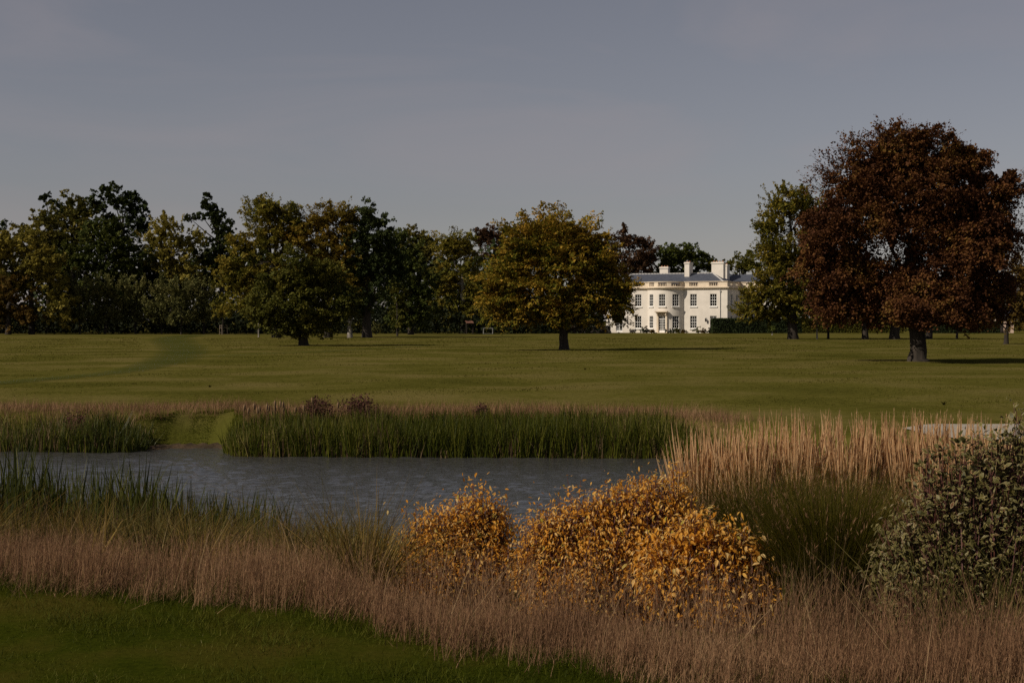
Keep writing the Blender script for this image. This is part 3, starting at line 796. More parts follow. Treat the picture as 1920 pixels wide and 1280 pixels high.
# the clump behind the round green tree -----------------------------------------------------
tree('yellowing_ash', 'tall yellowing tree with feathery half bare top behind the round tree', (519, 633),
     [(505, 440, 46, 40), (465, 480, 44, 44), (540, 440, 42, 40), (450, 530, 40, 34), (510, 520, 60, 50), (475, 570, 50, 28), (435, 505, 22, 24), (495, 402, 32, 24), (530, 402, 30, 22)], 'rust', 'broad', leaf=.3, layers=2.1, trunk=.5, sc=1.1,
     extra=[([(490, 395, 26, 14), (525, 398, 26, 12), (480, 410, 16, 14)], 'spiky', 2200, .26)])
tree('olive_maple', 'rounded olive gold tree in the middle of the left clump', (615, 633),
     [(600, 420, 38, 34), (645, 415, 30, 30), (570, 450, 40, 36), (630, 470, 50, 50), (590, 510, 60, 50), (650, 530, 46, 46)], 'olive', 'broad', leaf=.28, layers=2.3, trunk=.48, sc=1.1,
     extra=[([(580, 402, 20, 8), (610, 398, 20, 8), (640, 394, 16, 8)], 'spiky', 1000, .24)])
tree('pale_barked_birch', 'tree with a pale bare lower trunk in the shade of the left clump', (656, 633),
     [(660, 560, 40, 34), (640, 590, 36, 18), (672, 520, 30, 40)], 'oakgreen', 'broad', leaf=.28, layers=1.6, trunk=.3, bark='barkpale', sc=1.2)
tree('dark_lime', 'tall blackish green tree with a knobbly pointed top right of the olive tree', (687, 633),
     [(690, 410, 28, 28), (712, 440, 36, 36), (675, 450, 26, 34), (700, 490, 46, 46), (690, 550, 46, 46), (735, 500, 32, 46), (660, 500, 28, 40)], 'darkblue', 'dense', leaf=.3, layers=2.4, trunk=.55, sc=1.0)
tree('dark_hedgerow_tree', 'dark tree with small knob top filling the gap behind the larch', (770, 629),
     [(745, 450, 18, 20), (765, 490, 36, 46), (790, 540, 36, 50), (750, 550, 36, 50), (800, 590, 30, 26), (760, 595, 40, 24)], 'dark', 'dense', leaf=.34, layers=1.9, trunk=.4, d=226, sc=1.1)
tree('young_larch', 'small cone shaped dark green tree on a thin trunk', (745, 630),
     [(745, 538, 8, 14), (745, 560, 16, 16), (745, 582, 24, 14), (745, 598, 30, 10)], 'oakgreen', 'layer', leaf=.26, layers=2.2, trunk=.13, sc=.7)
tree('orange_hornbeam', 'mid sized orange tinged tree between the dark clump and the golden tree', (869, 625),
     [(840, 460, 32, 26), (875, 465, 30, 28), (860, 505, 52, 40), (830, 540, 30, 30), (890, 545, 30, 40), (850, 580, 44, 22)], 'rust', 'layer', leaf=.32, layers=2.4, trunk=.42, d=245, sc=1.2,
     bark='barkpale')
sap = [(485, 632, 'thin stemmed sapling at the left foot of the round tree', 'oakgreen', [(484, 600, 9, 16)]),
       (1448, 628, 'tiny dark sapling with one low tuft beside the clipped hedge', 'dark', [(1448, 616, 5, 6)]),
       (1532, 636, 'first thin sapling right of the green beech trunk', 'brown', [(1532, 590, 18, 20)]),
       (1553, 635, 'dark stemmed young tree second right of the green beech trunk', 'copper', [(1553, 590, 16, 24)]),
       (1794, 635, 'slim dark young tree far behind the copper beech, right side', 'brown', [(1800, 592, 22, 24)])]
for px, py, lb, mt, lo in sap:
    tree('sapling', lb, (px, py), lo, mt, 'broad', leaf=.2, layers=2.0, trunk=.09 if px < 1540 else .14, group='young trees in the field', sc=.7,
         bark='barkpale' if px in (485, 1448, 1532) else 'bark')
tree('field_oak', 'field tree with a stout shaded trunk just left of the copper beech trunk', (1677, 636),
     [(1690, 560, 44, 40), (1655, 570, 36, 36), (1720, 560, 36, 40)], 'dark', 'broad', leaf=.3, layers=1.6, trunk=.55, sc=1.3)
tree('field_oak', 'field tree with a narrower trunk midway between green beech and copper beech', (1623, 636),
     [(1620, 560, 40, 40), (1600, 580, 30, 30)], 'copper', 'broad', leaf=.28, layers=1.6, trunk=.36, sc=1.2)
tree('field_oak', 'field tree whose trunk shows just right of the copper beech trunk', (1739, 635),
     [(1760, 560, 44, 40), (1790, 580, 30, 28)], 'dark', 'broad', leaf=.3, layers=1.6, trunk=.4, sc=1.2)
tree('forked_cherry', 'small open forked tree with thin orange foliage at the right edge', (1886, 645),
     [(1885, 545, 34, 30), (1910, 575, 36, 34), (1925, 530, 34, 40), (1868, 590, 22, 18)], 'brown', 'broad', leaf=.2, layers=1.9, trunk=.22, hero=True, sc=.8, fork=1.3)

# wood on the left ---------------------------------------------------------------------------
W = 'trees of the wood on the left'
wood = [
 # name, label, base px, d, lobes, mat, style, layers
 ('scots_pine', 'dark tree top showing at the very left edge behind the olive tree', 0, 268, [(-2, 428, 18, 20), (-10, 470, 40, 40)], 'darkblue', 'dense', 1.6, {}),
 ('field_maple', 'broad olive green tree at the left edge, in front of the wood', 60, 229, [(40, 455, 46, 28), (-10, 470, 50, 40), (85, 490, 44, 34), (30, 520, 60, 50), (105, 520, 38, 34), (110, 570, 40, 40), (-20, 540, 50, 60)], 'pale', 'broad', 2.4, {}),
 ('autumn_maple', 'low rusty brown tree at the left edge under the olive tree', 15, 226, [(20, 540, 40, 26), (0, 580, 46, 32), (50, 585, 30, 24)], 'brown', 'broad', 2.2, {}),
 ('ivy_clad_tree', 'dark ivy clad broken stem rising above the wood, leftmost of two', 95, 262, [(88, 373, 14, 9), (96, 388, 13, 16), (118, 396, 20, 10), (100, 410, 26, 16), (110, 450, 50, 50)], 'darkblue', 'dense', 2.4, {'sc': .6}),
 ('sweet_chestnut', 'brownish green tree rising between the left ivy stem and the big oak', 140, 256, [(140, 395, 40, 26), (90, 425, 50, 30), (160, 430, 50, 40), (110, 470, 60, 40)], 'mid', 'broad', 2.2, {}),
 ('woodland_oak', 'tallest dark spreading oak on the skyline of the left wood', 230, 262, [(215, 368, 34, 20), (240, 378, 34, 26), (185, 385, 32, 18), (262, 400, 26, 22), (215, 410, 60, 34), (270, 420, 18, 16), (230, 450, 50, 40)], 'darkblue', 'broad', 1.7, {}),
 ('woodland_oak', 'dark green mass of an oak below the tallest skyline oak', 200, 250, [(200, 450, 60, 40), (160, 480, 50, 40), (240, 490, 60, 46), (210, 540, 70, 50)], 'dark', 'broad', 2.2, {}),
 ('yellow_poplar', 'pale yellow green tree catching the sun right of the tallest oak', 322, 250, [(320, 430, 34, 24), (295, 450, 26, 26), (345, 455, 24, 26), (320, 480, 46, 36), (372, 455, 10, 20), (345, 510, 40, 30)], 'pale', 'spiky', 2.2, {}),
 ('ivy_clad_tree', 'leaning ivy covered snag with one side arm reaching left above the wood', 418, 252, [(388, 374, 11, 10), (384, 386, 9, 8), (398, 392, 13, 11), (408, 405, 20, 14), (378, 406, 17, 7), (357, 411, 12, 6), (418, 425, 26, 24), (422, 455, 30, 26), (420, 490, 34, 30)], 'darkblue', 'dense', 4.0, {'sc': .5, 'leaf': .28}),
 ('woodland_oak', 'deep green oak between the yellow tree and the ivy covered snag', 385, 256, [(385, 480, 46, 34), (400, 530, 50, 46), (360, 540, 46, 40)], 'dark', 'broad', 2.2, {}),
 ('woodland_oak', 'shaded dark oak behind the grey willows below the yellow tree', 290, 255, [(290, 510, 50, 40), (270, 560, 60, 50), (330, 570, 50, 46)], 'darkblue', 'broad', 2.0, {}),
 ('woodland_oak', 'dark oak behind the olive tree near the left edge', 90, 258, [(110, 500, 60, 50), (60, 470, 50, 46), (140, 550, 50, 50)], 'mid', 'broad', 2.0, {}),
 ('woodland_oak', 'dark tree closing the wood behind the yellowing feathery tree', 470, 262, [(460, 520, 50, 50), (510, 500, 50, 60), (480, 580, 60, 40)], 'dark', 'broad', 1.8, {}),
]
for nm, lb, px, d, lo, mt, stl, ly, kw in wood:
    tree(nm, lb, (px, 626), lo, mt, stl, **dict(dict(leaf=.42, layers=ly * .9, trunk=.42, d=d, group=W, sc=1.1, seed=int(px * 3 + d)), **kw))
wl = [(150, 'grey green willow beside the olive tree', [(150, 548, 26, 24), (145, 585, 30, 30)]),
      (197, 'silvery willow with bristly top, second in the low row', [(197, 545, 30, 22), (195, 585, 34, 30)]),
      (254, 'tallest pale topped willow in the low row before the wood', [(254, 540, 22, 22), (250, 580, 30, 32)]),
      (303, 'narrow willow with a light tip in the middle of the low row', [(303, 546, 16, 20), (300, 585, 28, 30)]),
      (340, 'olive willow, second from the right of the low row', [(338, 552, 22, 20), (340, 590, 28, 26)]),
      (382, 'rounded grey willow at the right end of the low row', [(380, 550, 26, 20), (384, 588, 30, 26)])]
for px, lb, lo in wl:
    tree('willow', lb, (px, 627), lo, 'willow', 'willow', leaf=.33, layers=2.2, trunk=.14, d=232 + (px % 5), group='low willows before the wood', sc=1.1, limbs=False)

# trees on the skyline right of the wood ------------------------------------------------------
tree('woodland_beech', 'green tree with ragged top behind the dark clump, left of the orange tree', (780, 623), [(785, 448, 26, 18), (800, 470, 24, 30), (770, 480, 40, 40), (815, 520, 40, 50), (790, 580, 50, 40)], 'mid', 'broad', leaf=.4, layers=1.8, trunk=.5, d=272, sc=1.3)
tree('purple_beech', 'dark purple tree top behind the orange tree, left of the golden tree', (925, 622), [(925, 440, 28, 20), (905, 450, 22, 20), (950, 460, 24, 24), (925, 490, 44, 40), (930, 550, 50, 50)], 'purple', 'broad', leaf=.42, layers=1.9, trunk=.5, d=290, sc=1.3)
tree('woodland_beech', 'shaded dark tree behind the orange tree closing the wood', (900, 622), [(890, 540, 40, 50), (950, 560, 40, 46), (840, 560, 50, 50)], 'dark', 'broad', leaf=.42, layers=1.7, trunk=.4, d=284, sc=1.3)
tree('purple_beech', 'broad purple brown tree on the skyline left of the house chimneys', (1180, 622), [(1180, 452, 34, 18), (1150, 465, 30, 26), (1210, 460, 18, 14), (1200, 490, 36, 30), (1150, 510, 50, 40), (1180, 560, 60, 50)], 'purple', 'broad', leaf=.5, layers=2.2, trunk=.6, d=330, sc=1.5)
tree('cedar', 'dark green tree with flat rounded top behind the house chimneys', (1280, 622), [(1280, 475, 40, 18), (1255, 488, 34, 20), (1312, 485, 24, 14), (1285, 510, 60, 26), (1240, 520, 40, 30), (1330, 505, 20, 14)], 'dark', 'broad', leaf=.5, layers=2.2, trunk=.6, d=335, sc=1.5)
tree('woodland_beech', 'olive tree behind the right end of the house roof', (1385, 622), [(1385, 500, 34, 20), (1350, 508, 24, 14), (1410, 495, 26, 22), (1440, 520, 40, 36)], 'oakgreen', 'broad', leaf=.46, layers=2.0, trunk=.5, d=325, sc=1.4)
tree('woodland_beech', 'distant green tree behind the gap under the green beech', (1560, 622), [(1560, 540, 50, 46), (1600, 570, 60, 40), (1520, 580, 50, 30)], 'mid', 'broad', leaf=.46, layers=1.6, trunk=.4, d=320, sc=1.4)
tree('woodland_beech', 'distant dark tree behind the right half of the copper beech', (1790, 622), [(1790, 560, 60, 40), (1850, 575, 50, 36), (1730, 580, 50, 30)], 'dark', 'broad', leaf=.46, layers=1.6, trunk=.4, d=320, sc=1.4)
tree('woodland_beech', 'rusty tree behind the small pink building at the right edge', (1925, 622), [(1925, 520, 40, 40), (1960, 540, 50, 60), (1915, 580, 40, 30)], 'brown', 'broad', leaf=.42, layers=1.8, trunk=.4, d=300, sc=1.3)

# undergrowth that closes the wood at ground level; front mass coloured as canopy shade ---------------------------------------------
def mass(name, x0, x1, d0, d1, h0, h1, n, leaf, mat, seed, kind='stuff'):
    rng = np.random.default_rng(seed)
    px = rng.uniform(x0, x1, n); d = rng.uniform(d0, d1, n)
    x = (px - 960) / F * d
    hh = h0 + (h1 - h0) * (.5 + .5 * vnoise(x * .35, d * .2, seed))
    z = hh * (1 - rng.random(n) ** 1.6)
    Q = np.stack([x, d, z], -1)
    ld = unit(rng.normal(size=(n, 3))); nr = unit(rng.normal(size=(n, 3)) + (0, -.3, .8)); sd = unit(np.cross(nr, ld))
    ln = leaf * rng.uniform(.6, 1.3, n)[:, None]
    V = np.stack([Q - ld * ln * .5, Q + sd * ln * .35, Q + ld * ln * .5, Q - sd * ln * .35], 1)[:, (0, 1, 3)].reshape(-1, 3)
    b = MB(); b.add(V, np.arange(len(V)).reshape(-1, 3))
    return tag(b.build(name, M[mat]), kind=kind)
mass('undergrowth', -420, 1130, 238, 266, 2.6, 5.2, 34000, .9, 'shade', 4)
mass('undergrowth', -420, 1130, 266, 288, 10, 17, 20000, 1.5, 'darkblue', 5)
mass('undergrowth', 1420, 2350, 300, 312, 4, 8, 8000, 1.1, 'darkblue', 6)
# far trees outside the frame so that the wood goes on
for px, lb, d in ((-120, 'dark wood tree beyond the left edge of the view', 245), (-230, 'second dark wood tree beyond the left edge', 240)):
    tree('woodland_oak', lb, (px, 626), [(px, 430, 60, 46), (px - 40, 490, 60, 50), (px + 40, 500, 60, 60), (px, 560, 80, 50)], 'dark', 'broad', leaf=.45, layers=1.4, trunk=.5, d=d, group=W, sc=1.3)

# clipped hedges and garden shrubs ------------------------------------------------------------
def leafy_box(name, label, cat, px0, px1, ptop, d, thick, mat, n, leaf=.16, group=None, seed=1):
    rng = np.random.default_rng(seed)
    x0, x1, h = px2x(px0, d), px2x(px1, d), py2z(ptop, d)
    r = empty(name, ((x0 + x1) / 2, d, 0), 0, label, cat, group)
    hw, ht = (x1 - x0) / 2, thick / 2
    bb = MB(); bb.box(-hw + .15, hw - .15, -ht + .15, ht - .15, 0, h - .15); bb.build('branches', M['bark'], r)
    f = rng.random(n); P = np.zeros((n, 3))
    a1 = 2 * hw * h; a2 = 2 * hw * thick; a3 = thick * h; A = np.cumsum([a1, a2, a3, a3]); A = A / A[-1]
    u, v = rng.uniform(-1, 1, n), rng.random(n)
    k0, k1, k2 = f < A[0], (f >= A[0]) & (f < A[1]), f >= A[1]
    P[k0] = np.stack([u * hw, np.full(n, -ht), v * h], -1)[k0]
    P[k1] = np.stack([u * hw, (v - .5) * thick, np.full(n, h)], -1)[k1]
    P[k2] = np.stack([np.where(f < A[2], -hw, hw), u * ht, v * h], -1)[k2]
    P += rng.normal(size=(n, 3)) * .06
    P[:, 2] = np.abs(P[:, 2])
    ld = unit(rng.normal(size=(n, 3))); nr = unit(rng.normal(size=(n, 3)) + (0, -.5, .5)); sd = unit(np.cross(nr, ld)); ln = leaf * rng.uniform(.6, 1.3, n)[:, None]
    V = np.stack([P - ld * ln * .5, P + sd * ln * .35, P + ld * ln * .5, P - sd * ln * .35], 1).reshape(-1, 3)
    b = MB(); b.add(V, np.arange(len(V)).reshape(-1, 4)); b.build('foliage', M[mat], r)
    return r
M['yew'] = leaf_mat('yew_leaf', [(.1, (.014, .022, .008)), (.5, (.024, .034, .012)), (.95, (.04, .05, .018))], .5, .4, .1)
M['lavender'] = leaf_mat('grey_border_leaf', [(.1, (.06, .055, .05)), (.5, (.11, .10, .085)), (.95, (.19, .17, .14))], 1.5, .5, .2)
leafy_box('clipped_hedge', 'tall dark clipped hedge starting at the right corner of the house', 'hedge', 1335, 1500, 598, 246, 2.6, 'yew', 16000, .22, seed=2)
leafy_box('clipped_hedge', 'long brownish hedge running behind the trunks right of the green beech', 'hedge', 1500, 1690, 599, 252, 2.2, 'oakgreen', 16000, .22, seed=3)
leafy_box('clipped_hedge', 'dark hedge behind the right half of the copper beech', 'hedge', 1720, 1870, 603, 250, 2.4, 'yew', 11000, .22, seed=4)
leafy_box('flower_border', 'low greyish border planting left of the house', 'shrub', 1072, 1143, 612, 247, 2.0, 'lavender', 6000, .18, seed=5)
def bush(name, label, px, pw, ptop, d, mat, n, leaf=.16, group=None, style='dense', seed=1, base=None):
    rng = np.random.default_rng(seed)
    k = d / F; x = px2x(px, d); h = py2z(ptop, d)
    r = empty(name, (x, d, 0), 0, label, 'shrub', group)
    lo = [(np.array([0, 0, h * .5]), np.array([pw * k * .9, pw * k * .8, h * .5])), (np.array([pw * k * .25, -.1, h * .35]), np.array([pw * k * .6, pw * k * .6, h * .35])), (np.array([-pw * k * .3, -.1, h * .33]), np.array([pw * k * .6, pw * k * .6, h * .33]))]
    V = spray_leaves(rng, lo, n, leaf, STY[style], .35)
    V = V.reshape(-1, 4, 3); V = V[V[:, :, 2].min(1) > .02].reshape(-1, 3)
    b = MB(); b.add(V, np.arange(len(V)).reshape(-1, 4)); b.build('foliage', M[mat], r)
    s_ = MB()
    for q in range(5):
        e = np.array([rng.uniform(-.5, .5) * pw * k, rng.uniform(-.3, .3), h * .7]); s_.tube([(0, 0, -.05), e * .5, e], [.05, .04, .015], 5)
    s_.build('stems', M['bark'], r)
    return r
GB = 'shrubs along the foot of the house'
for i, (px, pw, pt, mt, lb) in enumerate([
    (1186, 6, 615, 'lavender', 'small grey shrub at the far left foot of the house'),
    (1207, 9, 615.5, 'yew', 'dark clipped dome under the window left of the bow'),
    (1213, 5, 611, 'lavender', 'spiky grey lavender bush beside the dark dome left of the bow'),
    (1222, 5, 618, 'brown', 'low russet shrub at the left foot of the bow'),
    (1257, 10, 616.5, 'yew', 'dark rounded box bush under the right bow window'),
    (1271, 6, 616, 'oakgreen', 'olive shrub at the right foot of the bow'),
    (1283, 6, 618.5, 'brown', 'reddish low shrub between the bow and the curtained window'),
    (1309, 10, 614.5, 'willow', 'blue grey mounded shrub between the curtained window and the garden door'),
    (1320, 5, 616, 'brown', 'brownish tuft just left of the garden door'),
    (1331, 5, 616, 'yew', 'small dark bush in front of the hedge end')]):
    x_ = (px - 960) / F
    dd = 247.5 + (1355 - px) * .043
    bush('garden_shrub', lb, px, pw, pt, dd - 1.2, mt, 700, .17, GB, seed=20 + i)
bush('wild_shrub', 'light twiggy shrub at the edge of the wood right of the dark trunk', 705, 14, 606, 224, 'willow', 900, .2, None, 'willow', 50)
# small building at the right edge
M['pinkwall'] = plain_mat('pink_washed_wall', (.48, .35, .27), (.56, .42, .33), 1.2, .9, .1)
d_ = 252.0
bl = empty('garden_building', (px2x(1884, d_), d_, 0), -.2, 'small pink washed outbuilding behind the forked tree at the right edge', 'building')
q = MB()
def bf(s, z, dep=0.): return (s, dep, z)
panel(q, bf, -1.5, 1.5, 0, 2.5, [(-1.1, -.2, 0, 2.05), (.25, 1.05, .9, 2.0)], .2)
q.add([(1.5, 0, 0), (1.5, 4.5, 0), (1.5, 4.5, 2.5), (1.5, 2.25, 3.7), (1.5, 0, 2.5)], [(0, 1, 2, 3, 4)])
q.add([(-1.5, 0, 0), (-1.5, 4.5, 0), (-1.5, 4.5, 2.5), (-1.5, 2.25, 3.7), (-1.5, 0, 2.5)], [(4, 3, 2, 1, 0)])
q.add([(-1.5, 4.5, 0), (1.5, 4.5, 0), (1.5, 4.5, 2.5), (-1.5, 4.5, 2.5)], [(0, 1, 2, 3)])
q.build('wall', M['pinkwall'], bl)
q = MB(); q.add([(-1.7, -.3, 2.42), (1.7, -.3, 2.42), (1.7, 2.25, 3.82), (-1.7, 2.25, 3.82), (1.7, 4.8, 2.42), (-1.7, 4.8, 2.42)], [(0, 1, 2, 3), (3, 2, 4, 5)])
q.build('roof', M['slate'], bl)
q = MB(); q.box(-1.08, -.22, .1, .16, .02, 2.03); q.build('door', M['bark'], bl)
q = MB(); q.add([(.27, .12, .92), (1.03, .12, .92), (1.03, .12, 1.98), (.27, .12, 1.98)], [(0, 1, 2, 3)]); q.build('window', M['glass'], bl)
# small goal, shelter and staked sapling at the far edge of the field
dg = 236.0
M['goalgrey'] = plain_mat('grey_goal_paint', (.16, .16, .15), (.22, .22, .21), 3, .7)
gl = empty('football_goal', (px2x(915.3, dg), dg, 0), .1, 'small white goal frame at the far edge of the grass', 'goal')
h_ = py2z(615.4, dg); hw_ = 8.7 * dg / F
for sgn in (-1, 1):
    q = MB(); q.tube([(sgn * hw_, 0, -.1), (sgn * hw_, 0, h_)], [.07, .07], 8); q.build('post', M['goalgrey'], gl)
    q = MB(); q.tube([(sgn * hw_, 0, h_), (sgn * hw_, .9, .02)], [.035, .035], 6); q.build('stay', M['goalgrey'], gl)
q = MB(); q.tube([(-hw_, 0, h_), (hw_, 0, h_)], [.068, .068], 8); q.build('crossbar', M['goalgrey'], gl)
q = MB(); q.tube([(-hw_, .9, .03), (hw_, .9, .03)], [.03, .03], 6); q.build('rear_bar', M['goalgrey'], gl)
dg = 238.0
gl = empty('open_shelter', (px2x(881, dg), dg, 0), .15, 'small open shelter with a reddish roof edge left of the goal', 'shelter')
h_ = py2z(605.5, dg); hw_ = 7.0 * dg / F
for sx in (-1, 1):
    for sy in (0, 1.2):
        q = MB(); q.box(sx * hw_ * .85 - .06, sx * hw_ * .85 + .06, sy - .06, sy + .06, -.1, h_ - .06); q.build('post', M['bark'], gl)
M['redroof'] = plain_mat('red_roof_board', (.13, .06, .04), (.19, .09, .06), 3, .8)
q = MB(); q.add([(-hw_, -.3, h_ - .05), (hw_, -.3, h_ - .05), (hw_, 1.5, h_ + .3), (-hw_, 1.5, h_ + .3), (-hw_, -.3, h_ + .06), (hw_, -.3, h_ + .06), (hw_, 1.5, h_ + .41), (-hw_, 1.5, h_ + .41)],
              [(0, 3, 2, 1), (4, 5, 6, 7), (0, 1, 5, 4), (1, 2, 6, 5), (2, 3, 7, 6), (3, 0, 4, 7)])
q.build('roof', M['redroof'], gl)
sp = tree('staked_sapling', 'young orange leaved tree held by three wooden stakes', (418, 626), [(420, 560, 16, 14), (412, 580, 14, 14), (428, 585, 12, 12)], 'rust', 'broad', leaf=.24, layers=1.8, trunk=.07, d=229, sc=.8, limbs=False)
for q_ in range(3):
    a = q_ * 2.094 + .5; q = MB(); q.tube([(.72 * math.cos(a), .72 * math.sin(a), -.1), (.68 * math.cos(a), .68 * math.sin(a), 1.55)], [.055, .055], 6); q.build('stake', M['stake'], sp)
for k_ in range(2):
    q = MB(); z_ = 1.1 + .35 * k_
    P3 = [(.69 * math.cos(a), .69 * math.sin(a), z_) for a in (.5, 2.594, 4.688, .5)]
    q.tube(P3, [.03] * 4, 5); q.build('rail', M['stake'], sp)
print('tree leaves', N_LEAF)

# ---------------------------------------------------------------- grasses and plants of the pond bank
def blades(rng, P, h, w, lean=.15, bend=.15, droop=0.0, seg=3, az=None, taper=1.5, face=None):
    """curved ribbons: P (n,3) roots, h heights, w widths"""
    n = len(P); h = np.broadcast_to(h, (n,)); w = np.broadcast_to(w, (n,))
    if az is None: az = rng.uniform(0, 6.283, n)
    le = np.abs(rng.normal(size=n)) * lean; be = np.abs(rng.normal(size=n)) * bend; dr = droop * rng.random(n)
    ps = rng.uniform(0, 6.283, n) if face is None else face + rng.normal(size=n) * .5
    dx, dy = np.cos(az), np.sin(az); sx, sy = np.cos(ps), np.sin(ps)
    V = np.zeros((n, seg + 1, 2, 3))
    for i in range(seg + 1):
        t = i / seg
        o = h * (le * t + be * t * t)
        z = h * (t - dr * t ** 3) * (1 - .25 * np.minimum(1, (le + be)) ** 2)
        ww = w * .5 * max(.06, 1 - t ** taper)
        for s_, k in ((-1, 0), (1, 1)):
            V[:, i, k, 0] = P[:, 0] + dx * o + s_ * sx * ww
            V[:, i, k, 1] = P[:, 1] + dy * o + s_ * sy * ww
            V[:, i, k, 2] = P[:, 2] + z
    q = np.array([(2 * i, 2 * i + 1, 2 * i + 3, 2 * i + 2) for i in range(seg)])
    Q = (np.arange(n)[:, None, None] * (2 * (seg + 1)) + q[None]).reshape(-1, 4)
    tips = V[:, seg].mean(1)
    return V.reshape(-1, 3), Q, tips, V
def roots(x, y, dz=-.02): return np.stack([x, y, ground_z(x, y) + dz], -1)
def wisps(rng, Vb, k, length, width, t0=.6, spread=.6):
    """little spikelets along the upper part of every stem"""
    n, s1 = Vb.shape[0], Vb.shape[1]; seg = s1 - 1
    C_ = Vb.mean(2)
    t = rng.uniform(t0, 1, (n, k)) * seg; i = np.minimum(t.astype(int), seg - 1); f = (t - i)[..., None]
    a = np.arange(n)[:, None]
    P = C_[a, i] * (1 - f) + C_[a, i + 1] * f
    P = P.reshape(-1, 3); m_ = len(P)
    d = unit(rng.normal(size=(m_, 3)) * spread + (0, 0, 1.0)); s = unit(np.cross(d, rng.normal(size=(m_, 3))))
    ln = length * rng.uniform(.5, 1.4, m_)[:, None]; wd = width * .5
    V = np.stack([P, P + d * ln * .55 + s * wd, P + d * ln, P + d * ln * .55 - s * wd], 1).reshape(-1, 3)
    return V, np.arange(len(V)).reshape(-1, 4)

M['lawnblade'] = leaf_mat('lawn_blade', [(.05, (.016, .024, .001)), (.45, (.042, .053, .002)), (.8, (.084, .086, .006)), (.95, (.13, .115, .02)), (1, (.34, .29, .15))], .9, .4, .25, .7, .1)  # blade greens kept low too, carrying the darkened foreground
M['pinkgrass'] = leaf_mat('pink_tan_grass', [(.1, (.12, .066, .036)), (.5, (.235, .128, .068)), (.9, (.38, .24, .13))], .8, .45, .3, .8, .1)
M['sedge'] = leaf_mat('golden_brown_sedge', [(.1, (.065, .045, .008)), (.5, (.125, .080, .015)), (.92, (.25, .17, .05))], .7, .5, .3, .7, .08)
M['sedgegreen'] = leaf_mat('dull_green_sedge', [(.1, (.035, .034, .007)), (.5, (.066, .058, .012)), (.92, (.18, .14, .05))], .7, .5, .3, .7, .08)
M['reed'] = leaf_mat('green_reed_blade', [(.08, (.018, .024, .003)), (.5, (.042, .052, .005)), (.8, (.075, .078, .010)), (.96, (.20, .16, .05))], .5, .35, .3, .5, .2)
M['farreed'] = leaf_mat('bank_reed_blade', [(.08, (.018, .024, .002)), (.5, (.056, .066, .004)), (.78, (.115, .110, .012)), (.95, (.28, .22, .08))], .35, .35, .25, .55, .15)
M['deadreed'] = leaf_mat('dead_reed_blade', [(.1, (.07, .042, .022)), (.5, (.13, .08, .04)), (.95, (.30, .22, .12))], .5, .4, .25, .7, .15)
M['plume'] = leaf_mat('buff_feather_plume', [(.1, (.40, .24, .12)), (.5, (.64, .42, .22)), (.95, (.78, .58, .34))], .8, .35, .35, .8, .1)
M['misc'] = leaf_mat('green_maiden_grass', [(.08, (.026, .026, .002)), (.5, (.056, .050, .004)), (.8, (.105, .075, .010)), (.97, (.28, .18, .07))], .8, .45, .3, .6, .1)
M['weed'] = leaf_mat('dock_leaf', [(.1, (.045, .045, .007)), (.9, (.10, .08, .016))], 1, .3, .3)
M['seedhead'] = plain_mat('bulrush_head', (.12, .075, .04), (.24, .16, .09), 8, .95, .05)
M['redflower'] = leaf_mat('dull_red_seedhead', [(.1, (.04, .016, .014)), (.5, (.085, .035, .028)), (.95, (.16, .085, .06))], 1, .4, .2, .9, .1)
rng = np.random.default_rng(77)

# mown lawn in front
n = 200000
x = rng.uniform(-5.0, 3.6, n); y = 5.2 + (4.5) * rng.random(n) ** 1.15
k = (y < edge_y(x) + .25) & (np.abs(x) < y * .36 + 1.2)
x, y = x[k], y[k]
hb = .028 + .014 * vnoise(x * 2.5, y * 2.5, 8) + .03 * np.exp(-((edge_y(x) - y) / .25) ** 2)
V, Q, _, _ = blades(rng, roots(x, y), np.clip(hb, .012, .1) * rng.uniform(.5, 1.9, len(x)), .0046 * rng.uniform(.7, 1.3, len(x)), .5, .5, 0, 1, taper=1)
b = MB(); b.add(V, Q); tag(b.build('lawn_grass', M['lawnblade']), kind='stuff')


# pink tan meadow grass along the lawn edge
def meadow(nm, n, xr, dy0, dy1, h0, h1, mat, w=.0024, lean=.12, bend=.09, wk=4, seedk=1, bias=1.3, wl=.028, ww=.0026, gap=None):
    r = np.random.default_rng(seedk)
    x = r.uniform(*xr, n); y = edge_y(x) + dy0 + (dy1(x) - dy0) * r.random(n) ** bias + .13 * vnoise(x * 3, x * 0, 4) + .07 * vnoise(x * 11, x * 0, 14) - .25 * r.random(n) ** 6
    k = (np.abs(x) < y * .36 + 1.2) & (r.random(n) < np.clip(.62 + .55 * vnoise(x * 4.2, y * 5.0, seedk + 7), .12, 1))
    if gap is not None: k &= ~gap(x, y)
    x, y = x[k], y[k]
    hh = (h0 + (h1 - h0) * (.5 + .35 * vnoise(x * 1.3, y * 1.3, seedk + 3) + .3 * vnoise(x * 4.2, y * 5.0, seedk + 7))) * r.uniform(.5, 1.2, len(x)) * np.where(r.random(len(x)) < .03, 1.3, 1) * (1 - .38 * sstep((x + 1.3) / .7) * sstep((2.3 - x) / .7))
    az = r.normal(size=len(x)) * 1.3 + .3
    V, Q, _, Vb = blades(r, roots(x, y), hh, w * r.uniform(.7, 1.4, len(x)), lean, bend, .1, 3, az=az, taper=2.5)
    b = MB(); b.add(V, Q)
    if wk:
        V2, Q2 = wisps(r, Vb, wk, wl, ww, .5, .28); b.add(V2, Q2)
    tag(b.build(nm, M[mat]), kind='stuff')
